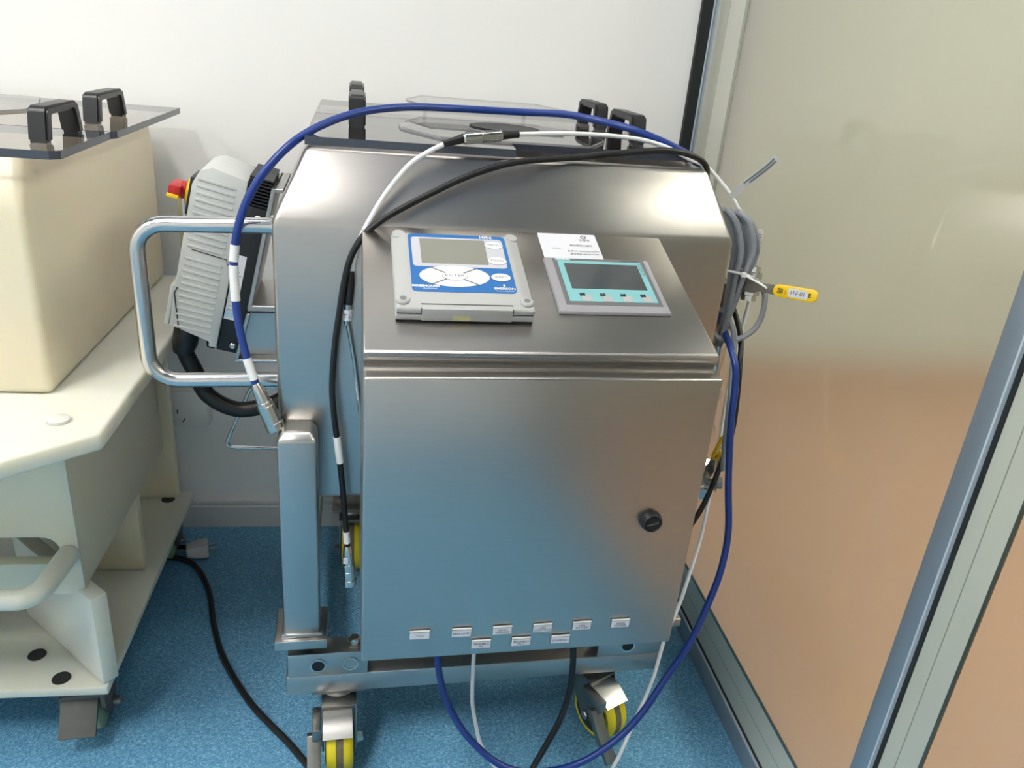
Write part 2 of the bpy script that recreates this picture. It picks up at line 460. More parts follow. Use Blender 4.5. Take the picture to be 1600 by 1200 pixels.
# ------------------------------------------------------------------ stainless trolley
tr = thing('process_trolley', 'stainless steel hopper trolley with sloped shoulders standing on four yellow casters', 'trolley', M((0.2, 0.5, 0)))
HXL, HXR, HY0, HY1, HZB, HZ1, HZ2 = -0.1115, 0.5131, 0.249, 0.84, 0.4794, 0.8827, 0.9722
TXL, TXR, TY0, TY1 = -0.0704, 0.4733, 0.289, 0.80
def ring(x0, x1, y0, y1, z): return [(x0, y0, z), (x1, y0, z), (x1, y1, z), (x0, y1, z)]
def loft(b, rings, bev=0.0, capb=True, capt=False, bevsel=None, seg=3):
    bm = bmesh.new(); vs = [[bm.verts.new(p) for p in r] for r in rings]
    for a, c in zip(vs[:-1], vs[1:]):
        n = len(a)
        for i in range(n): bm.faces.new((a[i], a[(i+1) % n], c[(i+1) % n], c[i]))
    if capb: bm.faces.new(vs[0][::-1])
    if capt: bm.faces.new(vs[-1])
    bmesh.ops.recalc_face_normals(bm, faces=bm.faces[:])
    if bev:
        es = [e for e in bm.edges if not bevsel or bevsel(e)]
        bmesh.ops.bevel(bm, geom=es, offset=bev, segments=seg, affect='EDGES', profile=0.5)
    return b.addbm(bm)
hb = B(M)
loft(hb, [ring(HXL, HXR, HY0, HY1, HZB), ring(HXL, HXR, HY0, HY1, HZ1), ring(TXL, TXR, TY0, TY1, HZ2),
          ring(TXL+0.016, TXR-0.016, TY0+0.016, TY1-0.016, HZ2), ring(TXL+0.010, TXR-0.010, TY0+0.012, TY1-0.010, 0.86),
          ring(TXL+0.04, TXR-0.04, TY0+0.04, TY1-0.04, 0.60)], bev=0.007, capt=True)
obj('hopper_body', hb, STEEL_H, tr, angle=30)
# corner posts with foot plates
for nm, x0, y0, y1 in (('l', -0.1105, 0.2035, 0.2487), ('r', 0.459, 0.2035, 0.2487), ('l2', -0.1105, 0.8403, 0.885), ('r2', 0.459, 0.8403, 0.885)):
    if y0 > 0.5: y0, y1 = 0.795, 0.8398
    zt = 0.6075 if y0 < 0.5 else 0.479
    b = B(M)
    loft(b, [ring(x0, x0+0.0525, y0, y1, 0.268), ring(x0, x0+0.0525, y0, y1, zt-0.010), ring(x0+0.008, x0+0.0445, y0+0.010, y1, zt)], bev=0.004, capt=True)
    po = obj('corner_post', b, STEEL, tr)
    obj('weld_flange', B(M).box(x0-0.004, x0+0.0565, y0-0.004, y1+0.004, 0.2655, 0.2725, 0.002), STEEL, po)
    yo = y0-0.0105
    obj('foot_plate', B(M).box(x0-0.0135, x0+0.063, yo, yo+0.078, 0.249, 0.2652, 0.0015), STEEL, tr)
    lc = obj('load_cell', B(M).box(x0+0.002 if x0 < 0 else x0-0.062, x0+0.125 if x0 < 0 else x0+0.05, yo+0.028, yo+0.064, 0.1690, 0.2130, 0.0015), STEEL, tr)
    obj('stud', B(M).lathe([(0, 0.014), (0.012, 0.014), (0.012, 0.009), (0.0362, 0.009)], (x0+0.026, yo+0.046, 0.2130), (0, 0, 1), 16), BLACK_M, lc)
    if y0 < 0.5:
        fx = yo+0.028
        for k, hx in enumerate((x0+0.048, x0+0.098) if x0 < 0 else (x0-0.01,)):
            rb = B(M).lathe([(-0.0012, 0.0128), (-0.0012, 0.0100), (0.0, 0.0100), (0.0, 0.0128), (-0.0012, 0.0128)], (hx, fx-0.0005, 0.190), (0, 1, 0), 24, cap=False)
            obj('hole_ring', rb, CHROME, lc)
            obj('bore', B(M).lathe([(0, 0.0099), (0.0006, 0.0099)], (hx, fx-0.0007, 0.190), (0, 1, 0), 24), BLACK_M if k == 0 else STEEL, lc)
        hx = x0+0.104 if x0 < 0 else x0-0.05
        obj('hex_bolt', B(M).lathe([(0, 0.0115), (0.004, 0.0115), (0.0041, 0.0095), (0.013, 0.0095), (0.0145, 0.0075)], (hx, fx+0.018, 0.2131), (0, 0, 1), 6), CHROME, lc, angle=20)
# base frame
bf = B(M)
FX0, FX1 = -0.1124, 0.513
FY1 = 0.86
obj('front_beam', B(M).box(FX0, FX1, 0.2214, 0.258, 0.132, 0.1688, 0.003), STEEL, tr)
obj('rear_beam', B(M).box(FX0, FX1, FY1-0.0366, FY1, 0.132, 0.1688, 0.003), STEEL, tr)
obj('side_beam', B(M).box(FX0, FX0+0.0366, 0.2581, FY1-0.0367, 0.132, 0.1688, 0.003), STEEL, tr)
obj('side_beam', B(M).box(FX1-0.0366, FX1, 0.2581, FY1-0.0367, 0.132, 0.1688, 0.003), STEEL, tr)
obj('cross_plate', B(M).box(FX0+0.0368, FX1-0.0368, 0.2585, 0.34, 0.134, 0.139), DARKSTEEL, tr)
obj('bracket_plate', B(M).box(0.036, 0.0375, 0.2585, 0.29, 0.150, 0.196), STEEL, tr)
obj('bracket_plate', B(M).box(0.352, 0.3535, 0.2585, 0.30, 0.150, 0.200), STEEL, tr)

def caster(sx, sy, yaw, pedal=True):
    """yaw: rolling direction angle from +y; wheel trails 0.032 along -dir"""
    R, W = 0.05, 0.042
    c, s = math.cos(yaw), math.sin(yaw)
    def xf(p):    # local: x = axle, y = roll dir
        return M((sx+p[0]*c-p[1]*s, sy+p[0]*s+p[1]*c, p[2]))
    f = B(xf)
    f.box(-0.042, 0.042, 0.019, 0.088, 0.1265, 0.1318, 0.001)
    f.lathe([(0, 0.026), (0.006, 0.030), (0.012, 0.026)], (0, 0.048, 0.1145), (0, 0, 1), 20)
    f.box(-0.0275, 0.0275, 0.004, 0.076, 0.1085, 0.1145, 0.001)
    for a in (-1, 1):
        f.prism([(0.004, 0.113), (0.076, 0.113), (0.060, 0.085), (0.016, 0.036), (-0.012, 0.036), (-0.014, 0.060)], 0, 0.0028,
                tf=lambda p, a=a: (a*(0.0247+p[2]), p[0], p[1]))
    fk = obj('caster', f, DARKSTEEL, tr)
    ty = B(xf).lathe([(-W/2, R-0.012), (-W/2, R-0.005), (-W/2+0.004, R-0.001), (-W/2+0.008, R), (W/2-0.008, R), (W/2-0.004, R-0.001), (W/2, R-0.005), (W/2, R-0.012)], (0, 0, R), (1, 0, 0), 40)
    obj('tyre', ty, YELLOW, fk)
    obj('worn_track', B(xf).lathe([(-0.0065, R-0.001), (-0.006, R+0.0004), (0.0055, R+0.0004), (0.006, R-0.001)], (0, 0, R+0.0002), (1, 0, 0), 40), WORN, fk)
    obj('wheel_hub', B(xf).lathe([(-0.0228, R-0.014), (-0.0218, R-0.0115), (0.0218, R-0.0115), (0.0228, R-0.014)], (0, 0, R), (1, 0, 0), 32), BLACK, fk)
    for a in (-1, 1):
        obj('axle_nut', B(xf).lathe([(0.0276*a, 0.011), (0.029*a, 0.011), (0.0291*a, 0.0085), (0.037*a, 0.0085), (0.0385*a, 0.006)], (0, 0, R), (1, 0, 0), 6), CHROME, fk, angle=20)
    if pedal:
        # fender plate over the tread and a foot pedal
        obj('fender', B(xf).prism([(-0.040, 0.0900), (-0.042, 0.0925), (-0.016, 0.1080), (0.012, 0.1085), (0.012, 0.1055), (-0.015, 0.1050)], -0.026, 0.020,
            tf=lambda p: (p[2], p[0], p[1])), STEEL, fk)
        pd = B(xf)
        pd.box(-0.042, -0.0285, -0.040, 0.01, 0.088, 0.112, 0.002)
        pd.prism([(-0.085, 0.020), (-0.078, 0.014), (-0.035, 0.060), (-0.02, 0.09), (-0.03, 0.092), (-0.045, 0.068)], -0.050, -0.0285, bev=0.0012,
                 tf=lambda p: (p[2], p[0], p[1]))
        obj('brake_pedal', pd, DARKSTEEL, fk)
    return fk
caster(-0.030, 0.205, 0.03)
caster(0.420, 0.225, 0.42)
caster(-0.012, 0.735, 0.0, False)
caster(0.420, 0.735, 0.2, False)

# U handles on the tank side
for k, hy in enumerate((0.30, 0.612)):
    p = fillet([(-0.113, hy, 0.8655), (-0.2835, hy, 0.8615), (-0.2835, hy, 0.6445), (-0.113, hy, 0.6465)], 0.036, 8)
    b = B(M).tube(p, 0.0107, 14)
    b.lathe([(0, 0.014), (0.004, 0.014)], (-0.1158, hy, 0.8655), (1, 0, 0), 16)
    obj('tube_handle', b, TUBE, tr)
# drive bracket on the tank side, cable hook below it
bk = B(M)
def slab(b, pts, y0, y1):
    b.prism([(p[0], p[1]) for p in pts], y0, y1, bev=0.001, seg=1, tf=lambda p: (p[0], p[2], p[1]))
bkx = lambda z: -0.120 - (0.895-z)*0.232      # leaning edge behind the heat sink
slab(bk, [(bkx(.885)-.007, .885), (bkx(.885), .885), (bkx(.70), .70), (bkx(.70)-.007, .70)], 0.455, 0.60)
slab(bk, [(bkx(.885)-.004, .879), (bkx(.885)-.004, .885), (-.112, .885), (-.112, .879)], 0.455, 0.60)
slab(bk, [(bkx(.70)-.007, .694), (bkx(.70)-.007, .703), (-.112, .703), (-.112, .694)], 0.455, 0.60)
slab(bk, [(-.1905, .612), (-.1945, .618), (bkx(.69)-.004, .685), (-.112, .685), (-.112, .612)], 0.478, 0.60)
slab(bk, [(-.196, .611), (-.190, .611), (bkx(.69)-.0005, .690), (bkx(.69)-.0065, .690)], 0.455, 0.60)
slab(bk, [(-.196, .607), (-.196, .6125), (-.112, .6125), (-.112, .607)], 0.455, 0.60)
obj('drive_bracket', bk, STEEL, tr)
hk = B(M).tube(fillet([(-0.112, 0.60, 0.500), (-0.192, 0.60, 0.500), (-0.2445, 0.60, 0.378), (-0.112, 0.60, 0.371)], 0.010, 5), 0.0032, 10)
obj('cable_hook', hk, TUBE, tr)

# ------------------------------------------------------------------ control cabinet
cb = thing('control_cabinet', 'stainless steel control cabinet with a sloping top fixed to the front of the trolley', 'cabinet', M((0.2, 0.12, 0.406)))
CW = 0.40
PY, PZ, QY, QZ = 0.0154, 0.804, 0.2482, 0.8836
body = B(M)
loft(body, [[(x, 0.0125, 0.408), (x, 0.0125, 0.7865), (x, 0.0185, 0.788), (x, 0.0155, 0.7905), (x, PY-0.004, PZ-0.003), (x, PY, PZ), (x, QY, QZ), (x, QY, 0.408)] for x in (0.0, CW)], bev=0.0022, capt=True,
     bevsel=lambda e: e.calc_length() > 0.05, seg=2)
obj('cabinet_body', body, STEEL_H, cb, angle=30)
dr = B(M).box(0.0, CW, -0.010, 0.0105, 0.4058, 0.7838, 0.0035, 3)
door = obj('door', dr, STEEL_H, cb)
obj('door_gasket', B(M).box(0.006, CW-0.006, 0.0107, 0.0124, 0.41, 0.781), BLACK_R, cb)
lx, lz = 0.3418, 0.5986
obj('lock_bezel', B(M).lathe([(0, 0.0135), (-0.003, 0.0135), (-0.0085, 0.0118), (-0.0095, 0.0105), (-0.0078, 0.0095)], (lx, -0.0102, lz), (0, 1, 0), 28), BLACK, door)
obj('lock_insert', B(M).lathe([(0, 0.0094), (-0.0012, 0.009)], (lx, -0.0180, lz), (0, 1, 0), 24), BLACK_R, door)
obj('lock_slot', B(M).box(lx-0.007, lx+0.007, -0.0197, -0.0192, lz-0.0008, lz+0.0008, tf=lambda p: (lx+(p[0]-lx)*0.97-(p[2]-lz)*0.25, p[1], lz+(p[0]-lx)*0.25+(p[2]-lz)*0.97)), DARKSTEEL, door)
def plate(x, z, s):
    h = B(M).box(x-0.0122, x+0.0122, -0.0113, -0.0101, z-0.0060, z+0.0074, 0.0003, 1)
    p = obj('label_holder', h, DARKSTEEL, cb)
    obj('label_plate', B(M).box(x-0.0118, x+0.0118, -0.0122, -0.01135, z-0.0056, z+0.0042, 0.0003, 1), PAPER, p)
    obj('holder_bar', B(M).box(x-0.0120, x+0.0120, -0.0126, -0.01135, z+0.0052, z+0.0074, 0.0003, 1), WHITE_P, p)
    text('lettering', s, 0.0040, INK, (x, -0.0123, z-0.0007), (1, 0, 0), (0, 0, 1), p, M, sx=1.15)
for i, s in enumerate(('TCU', 'PH/COND', 'TEMP/\nWEIGHT', 'VFD\nCONTROL', 'VFD\nPOWER', 'MAIN\nPOWER')):
    plate(0.0700+i*0.0511, 0.4440, s)
for i, s in enumerate(('PROFIBUS\nIN', 'PROFIBUS\nOUT', 'ETHERNET')):
    plate(0.1466+i*0.0509, 0.4241, s)
# sloping panel frame
SL = math.atan2(QZ-PZ, QY-PY)
_e = Vector((0, math.cos(SL), math.sin(SL))); _n = Vector((0, -math.sin(SL), math.cos(SL))); _o = Vector((0, PY, PZ))
def SP(p):        # panel frame (x, v up the slope, h off the sheet) -> room
    q = _o + Vector((p[0], 0, 0)) + _e*p[1] + _n*p[2]
    return M(q)
def stext(name, s, size, m, x, v, h, parent, **k):
    return text(name, s, size, m, (x, v, h), (1, 0, 0), (0, 1, 0), parent, SP, lift=0.0002, **k)
# service sticker (code field left blank)
st = obj('sticker', B(SP).box(0.2280, 0.3070, 0.183, 0.2445, 0.0001, 0.0004), PAPER, cb, label='white paper service sticker with small black print')
obj('emblem', B(SP).lathe([(0, 0.0042), (0.0001, 0.0042), (0.0001, 0.0026), (0, 0.0026), (0, 0.0042)], (0.290, 0.2375, 0.0005), (0, 0, 1), 20, cap=False), INKG, st)
obj('emblem', B(SP).box(0.2865, 0.2935, 0.2371, 0.2379, 0.0005, 0.0006), INKG, st)
for s, x, v, sz in (('\u4e1c\u5bcc\u9f99', 0.290, 0.2295, 0.0052), ('\u5fae\u4fe1\u670d\u52a1\u4e8c\u7ef4\u7801', 0.2825, 0.2165, 0.0046), ('\u673a \u5668 ID: QKSX2D-CDM41', 0.2835, 0.2030, 0.0040), ('\u670d\u52a1\u7535\u8bdd: 400-6217-800', 0.2838, 0.1965, 0.0040)):
    stext('lettering', s, sz, INK, x, v, 0.0005, st, sx=0.95)
stext('lettering', 'LDSH41', 0.0035, INK, 0.2480, 0.2085, 0.0005, st)

# ------------------------------------------------------------------ analyzer
an = thing('process_analyzer', 'light grey analyzer with blue keypad and large grey display on the cabinet top', 'analyzer', SP((0.113, 0.125, 0)))
AX0, AX1, AV0, AV1 = 0.0345, 0.1905, 0.0495, 0.2000
obj('mounting_gasket', B(SP).box(AX0+0.001, AX1-0.001, AV0+0.001, AV1-0.002, 0.0002, 0.0022), BLACK_R, an)
base = B(SP).box(AX0, AX1, AV0, AV1, 0.0022, 0.0105, 0.002, 2)
obj('rear_housing', base, PANELG, an)
# front lid with sloped flanks
lid = B(SP)
loft(lid, [[(AX0, AV0, 0.0112), (AX1, AV0, 0.0112), (AX1, AV1, 0.0112), (AX0, AV1, 0.0112)],
           [(AX0, AV0, 0.0185), (AX1, AV0, 0.0185), (AX1, AV1, 0.0185), (AX0, AV1, 0.0185)],
           [(AX0+0.013, AV0+0.019, 0.0242), (AX1-0.013, AV0+0.019, 0.0242), (AX1-0.013, AV1-0.007, 0.0242), (AX0+0.013, AV1-0.007, 0.0242)]], bev=0.0022, capt=True)
lido = obj('front_lid', lid, PANELG, an, angle=30)
obj('lid_seam', B(SP).box(AX0+0.0015, AX1-0.0015, AV0+0.0015, AV1-0.0015, 0.0103, 0.0114), BLACK_R, an)
hz = B(SP).box(AX0+0.0285, AX1-0.0255, AV0-0.0012, AV0+0.006, 0.0026, 0.0192, 0.001)
obj('hinge_bar', hz, PANELG, an)
obj('hinge_gap', B(SP).box(AX0+0.0278, AX1-0.0248, AV0+0.0058, AV0+0.0072, 0.0150, 0.0206), BLACK_R, an)
for gx in (AX0+0.0279, AX1-0.0255):
    obj('hinge_gap', B(SP).box(gx, gx+0.0007, AV0-0.0006, AV0+0.0060, 0.0105, 0.0190), BLACK_R, an)
obj('faded_sticker', B(SP).box(0.1065-0.009, 0.1065+0.0105, AV0-0.0015, AV0-0.0012, 0.0035, 0.0105), mat('faded_yellow_print', (196, 190, 150), 0.6, 0, 0.15, 900), an)
for cx_, cv_, a in ((AX0+0.0085, AV0+0.0125, 0.6), (AX1-0.0085, AV0+0.0125, -0.6), (AX0+0.0085, AV1-0.006, -0.5), (AX1-0.0085, AV1-0.006, 0.5)):
    boss = B(SP)
    boss.lathe([(0, 0.0085), (0.0055, 0.0080), (0.0070, 0.0066)], (cx_, cv_, 0.0165), (0, 0, 1), 20)
    bo = obj('screw_boss', boss, PANELG, an)
    if cv_ < 0.1: obj('screw_well', B(SP).lathe([(0, 0.0036), (0.0003, 0.0036)], (cx_, cv_, 0.0235), (0, 0, 1), 16), mat('recess_grey', (120, 122, 122), 0.5, 0, 0.05, 60), bo)
def rrect(x0, x1, y0, y1, r, k=5):
    out = []
    for cx, cy, a0 in ((x1-r, y1-r, 0), (x0+r, y1-r, 90), (x0+r, y0+r, 180), (x1-r, y0+r, 270)):
        for j in range(k+1):
            a = math.radians(a0+90*j/k); out.append((cx+r*math.cos(a), cy+r*math.sin(a)))
    return out
KX0, KX1, KV0, KV1 = 0.0535, 0.1725, 0.0735, 0.1915
TOPH = 0.0242
kp = obj('keypad_overlay', B(SP).prism(rrect(KX0, KX1, KV0, KV1, 0.006), TOPH, TOPH+0.0005), PBLUE, an)
obj('display_field', B(SP).prism(rrect(KX0+0.0035, KX1-0.0045, 0.1220, 0.1840, 0.005), TOPH+0.0005, TOPH+0.0008), mat('keypad_pale_grey', (190, 190, 198), 0.45, 0, 0.01, 60), kp)
obj('lcd', B(SP).prism(rrect(0.0672, 0.1460, 0.1285, 0.1805, 0.001), TOPH+0.0008, TOPH+0.0011), LCD, kp)
def ell(cx, cy, rx, ry, k=36, a0=0, a1=360):
    return [(cx+rx*math.cos(math.radians(a0+(a1-a0)*j/k)), cy+ry*math.sin(math.radians(a0+(a1-a0)*j/k))) for j in range(k)]
for cx, cy, s in ((0.1570, 0.1705, 'MENU'), (0.1572, 0.1372, 'DIAG'), (0.1572, 0.1035, 'EXIT')):
    obj('key_ring', B(SP).prism(ell(cx, cy, 0.0117, 0.0080), TOPH+0.0006, TOPH+0.0010), INKG, kp)
    ko = obj('key', B(SP).prism(ell(cx, cy, 0.0113, 0.0076), TOPH+0.0010, TOPH+0.0013), KEYW, kp)
    stext('lettering', s, 0.0062, INKG, cx, cy, TOPH+0.0014, ko, sx=1.1)
ex_, ey_ = 0.1035, 0.1035
obj('arrow_keys', B(SP).prism(ell(ex_, ey_, 0.0405, 0.0205), TOPH+0.0006, TOPH+0.0010), KEYW, kp)
for sgn in (-1, 1):
    L_ = math.hypot(0.027, 0.0165); an_ = math.atan2(0.0165*sgn, 0.027)
    def tf(p, an_=an_): return (ex_+p[0]*math.cos(an_)-p[1]*math.sin(an_), ey_+p[0]*math.sin(an_)+p[1]*math.cos(an_), p[2])
    obj('key_divider', B(SP).box(-L_, L_, -0.0009, 0.0009, TOPH+0.0010, TOPH+0.0012, tf=tf), INKG, kp)
obj('key_ring', B(SP).prism(ell(ex_, ey_, 0.0148, 0.0086), TOPH+0.0010, TOPH+0.0013), INKG, kp)
ko = obj('key', B(SP).prism(ell(ex_, ey_, 0.0143, 0.0082), TOPH+0.0013, TOPH+0.0016), KEYW, kp)
stext('lettering', 'ENTER', 0.0066, INKG, ex_, ey_, TOPH+0.0017, ko, sx=1.15)
stext('lettering', '1056', 0.0072, KEYW, 0.1485, 0.1878, TOPH+0.0006, kp, bold=0.0002, sx=1.2)
stext('lettering', 'ROSEMOUNT', 0.0052, KEYW, 0.0695, 0.0835, TOPH+0.0006, kp, bold=0.00025)
stext('lettering', 'Analytical', 0.0040, KEYW, 0.0735, 0.0790, TOPH+0.0006, kp)
stext('lettering', 'EMERSON', 0.0056, KEYW, 0.1590, 0.0818, TOPH+0.0006, kp, bold=0.0002)
stext('lettering', 'Process Management', 0.0024, KEYW, 0.1590, 0.0772, TOPH+0.0006, kp)
obj('emblem', B(SP).prism(ell(0.1590, 0.0880, 0.0012, 0.0024, 12), TOPH+0.0005, TOPH+0.0008), KEYW, kp)

# ------------------------------------------------------------------ touch panel
tp = thing('touch_panel', 'small touch screen panel with turquoise bezel set into the cabinet top', 'touch screen', SP((0.295, 0.125, 0)))
hb_ = B(SP)
loft(hb_, [[(0.2245, 0.0685, 0.0002), (0.3640, 0.0685, 0.0002), (0.3640, 0.1815, 0.0002), (0.2245, 0.1815, 0.0002)],
           [(0.2255, 0.0695, 0.0045), (0.3630, 0.0695, 0.0045), (0.3630, 0.1805, 0.0045), (0.2255, 0.1805, 0.0045)],
           [(0.2335, 0.0775, 0.0062), (0.3560, 0.0775, 0.0062), (0.3560, 0.1770, 0.0062), (0.2335, 0.1770, 0.0062)]], bev=0.0008, capt=True, seg=2)
obj('bezel', hb_, HMI_B, tp, angle=25)
ov = obj('dark_overlay', B(SP).box(0.2350, 0.3555, 0.0800, 0.1768, 0.0062, 0.0065), HMI_D, tp)
obj('turquoise_overlay', B(SP).box(0.2405, 0.3510, 0.0865, 0.1715, 0.0065, 0.0068), HMI_C, ov)
obj('screen', B(SP).box(0.2480, 0.3440, 0.1120, 0.1655, 0.0067, 0.0070), HMI_S, tp)
for i in range(4):
    x = 0.2565+i*0.0255
    k_ = obj('function_key', B(SP).box(x, x+0.0125, 0.0872, 0.0990, 0.0068, 0.0071), HMI_K, tp)
    obj('key_mark', B(SP).box(x-0.0015, x+0.0050, 0.0975, 0.1030, 0.0069, 0.0073), INK, k_)
    stext('lettering', 'F%d' % (i+1), 0.0036, HMI_C, x+0.0010, 0.1012, 0.0074, k_)
obj('name_plate', B(SP).box(0.2380, 0.2580, 0.1722, 0.1765, 0.0065, 0.0067), HMI_C, tp)
stext('lettering', 'SIEMENS', 0.0044, KEYW, 0.2480, 0.1744, 0.0068, tp, bold=0.00015)
stext('lettering', 'SIMATIC PANEL', 0.0034, INK, 0.3360, 0.1744, 0.0066, tp)
text('lettering', 'TOUCH', 0.0080, HMI_D, (0.3477, 0.1560, 0.0069), (0, -1, 0), (1, 0, 0), tp, SP, lift=0.0002)

# ------------------------------------------------------------------ acrylic sheets
def sheet(b, poly, z0, z1):
    """sheet with separate edge material index 1"""
    n = len(poly); b.cur = 0
    b.add([(p[0], p[1], z1) for p in poly], [tuple(range(n))])
    b.add([(p[0], p[1], z0) for p in poly], [tuple(range(n))[::-1]])
    b.cur = 1
    for i in range(n):
        p, q = poly[i], poly[(i+1) % n]
        b.add([(p[0], p[1], z0), (q[0], q[1], z0), (q[0], q[1], z1), (p[0], p[1], z1)], [(0, 1, 2, 3)])
    b.cur = 0
    return b
def sheetobj(name, poly, z0, z1, ms, parent, xf):
    b = sheet(B(xf), poly, z0, z1)
    off = rootloc(parent)
    me = bpy.data.meshes.new(name)
    me.from_pydata([tuple(Vector(v)-off) for v in b.v], [], b.f)
    for m in ms: me.materials.append(m)
    me.polygons.foreach_set('material_index', b.mi)
    bm = bmesh.new(); bm.from_mesh(me); bmesh.ops.remove_doubles(bm, verts=bm.verts[:], dist=1e-6)
    bmesh.ops.recalc_face_normals(bm, faces=bm.faces[:]); bm.to_mesh(me); bm.free()
    o = bpy.data.objects.new(name, me); COL.objects.link(o); o.parent = parent; o['_r'] = tuple(off)
    return o
def bridge_handle(x, y0, y1, z, parent, xf, wd=0.024, ht=0.043):
    b = B(xf)
    prof = fillet([(y0, 0, z), (y0+0.010, 0, z+ht), (y1-0.010, 0, z+ht), (y1, 0, z)], 0.010, 5)
    inn = fillet([(y1-0.016, 0, z), (y1-0.024, 0, z+ht-0.011), (y0+0.024, 0, z+ht-0.011), (y0+0.016, 0, z)], 0.006, 4)
    poly = [(p.x, p.z) for p in prof] + [(p.x, p.z) for p in inn]
    n = len(poly)
    bm = bmesh.new()
    lo = [bm.verts.new((x-wd/2, p[0], p[1])) for p in poly]; hi = [bm.verts.new((x+wd/2, p[0], p[1])) for p in poly]
    bm.faces.new(lo); bm.faces.new(hi[::-1])
    for i in range(n): bm.faces.new((lo[i], hi[i], hi[(i+1) % n], lo[(i+1) % n]))
    bmesh.ops.recalc_face_normals(bm, faces=bm.faces[:])
    es = [e for e in bm.edges if len(e.link_faces) == 2 and any(len(f.verts) > 6 for f in e.link_faces)]
    bmesh.ops.bevel(bm, geom=es, offset=0.003, segments=2, affect='EDGES')
    b.addbm(bm)
    return obj('bridge_handle', b, BLACK, parent, angle=40)
LZ0, LZ1 = 0.9735, 0.9835
lf = thing('lid_sheet', 'smoked acrylic lid on the stainless hopper, nearer half with a cut-out front corner', 'lid', M((0.2, 0.43, LZ0)), 'smoked acrylic half lids')
sheetobj('acrylic_sheet', [(-0.071, 0.286), (0.198, 0.283), (0.204, 0.350), (0.478, 0.350), (0.478, 0.586), (-0.071, 0.586)], LZ0, LZ1, (ACR, ACR_E), lf, M)
bridge_handle(-0.006, 0.418, 0.550, LZ1, lf, M)
bridge_handle(0.416, 0.430, 0.562, LZ1, lf, M)
lr = thing('lid_sheet', 'smoked acrylic lid on the stainless hopper, farther half by the wall', 'lid', M((0.2, 0.72, LZ0)), 'smoked acrylic half lids')
sheetobj('acrylic_sheet', [(-0.071, 0.590), (0.478, 0.590), (0.478, 0.850), (-0.071, 0.850)], LZ0, LZ1, (ACR, ACR_E), lr, M)
bridge_handle(-0.006, 0.635, 0.767, LZ1, lr, M)
bridge_handle(0.416, 0.632, 0.764, LZ1, lr, M)
def clipped(x0, x1, y0, y1, c): return [(x0+c, y0), (x1-c, y0), (x1, (y0+y1)/2-0.02), (x1, (y0+y1)/2+0.02), (x1-c, y1), (x0+c, y1), (x0, (y0+y1)/2+0.02), (x0, (y0+y1)/2-0.02)]
oc = thing('hatch_cover', 'clear hexagonal hatch cover with a round dark port on the hopper lid', 'cover', M((0.22, 0.46, LZ1)))
sheetobj('cover_sheet', clipped(0.055, 0.365, 0.345, 0.575, 0.05), LZ1+0.0004, LZ1+0.0034, (ACR_C, ACR_CE), oc, M)
obj('port_disc', B(M).lathe([(0, 0.055), (0.0015, 0.055)], (0.222, 0.516, LZ1+0.0036), (0, 0, 1), 40), BLACK_M, oc)
oc2 = thing('hatch_cover', 'clear hexagonal hatch cover raised on spacers over the far half of the hopper lid', 'cover', M((0.24, 0.70, LZ1)))
sheetobj('cover_sheet', clipped(0.08, 0.375, 0.600, 0.845, 0.035), LZ1+0.018, LZ1+0.021, (ACR_C, ACR_CE), oc2, M)
for x in (0.12, 0.31):
    obj('spacer', B(M).lathe([(0, 0.004), (0.0179, 0.004)], (x, 0.80, LZ1), (0, 0, 1), 12), ACR_C, oc2)

# ------------------------------------------------------------------ inverter drive
iv = thing('inverter_drive', 'grey ribbed frequency inverter with black heat sink tilted beside the hopper', 'inverter', M((-0.21, 0.52, 0.64)))
TI = math.radians(13.0)
_b = Vector((math.sin(TI), 0, math.cos(TI))); _a = Vector((-math.cos(TI), 0, math.sin(TI))); _oo = Vector((-0.2215, 0.45, 0.6335))
def IV(p):       # a: towards the front, depth y, b: up
    return M(_oo + _a*p[0] + Vector((0, p[1], 0)) + _b*p[2])
H = 0.276
cs = B(IV)
loft(cs, [[(0.0, 0.0, 0.0), (0.012, 0.0, 0.0), (0.012, 0.0, 0.008), (0.072, 0.0, 0.022), (0.074, 0.0, 0.05), (0.074, 0.0, H-0.032), (0.066, 0.0, H-0.010), (0.050, 0.0, H-0.002), (0.0, 0.0, H-0.008)],
          [(0.0, 0.13, 0.0), (0.012, 0.13, 0.0), (0.012, 0.13, 0.008), (0.072, 0.13, 0.022), (0.074, 0.13, 0.05), (0.074, 0.13, H-0.032), (0.066, 0.13, H-0.010), (0.050, 0.13, H-0.002), (0.0, 0.13, H-0.008)]], bev=0.002, capt=True, seg=2)
obj('casing', cs, VFD, iv, angle=30)
b0 = B(IV).box(0.013, 0.066, -0.0014, 0.0005, -0.0022, 0.0022, 0.0008, 1)
rib0 = None
for k in range(24):
    zb = 0.022+k*0.0100
    if abs(zb-0.145) < 0.005: continue
    rb = B(lambda p, zb=zb: IV((p[0], p[1], p[2]+zb+p[0]*0.02))).box(0.013, 0.067, -0.0014, 0.0005, -0.0021, 0.0021, 0.0008, 1)
    obj('vent_rib', rb, VFD, iv)
sm = B(IV)
sm.tube([(0.002, -0.0006, 0.138), (0.007, -0.0006, 0.138), (0.009, -0.0006, 0.145), (0.060, -0.0006, 0.148)], 0.0006, 6)
sm.tube([(0.070, -0.0006, 0.085), (0.073, -0.0006, 0.075), (0.0585, -0.0006, 0.020), (0.0585, -0.0006, 0.012)], 0.0009, 6)
obj('cover_seam', sm, BLACK_R, iv)
obj('front_flap', B(IV).box(0.0742, 0.0812, 0.004, 0.126, 0.020, 0.085, 0.002), VFD, iv)
hs = B(IV).box(-0.036, -0.0003, 0.006, 0.124, -0.004, 0.232, 0.001)
ho = obj('heat_sink', hs, BLACK_M, iv)
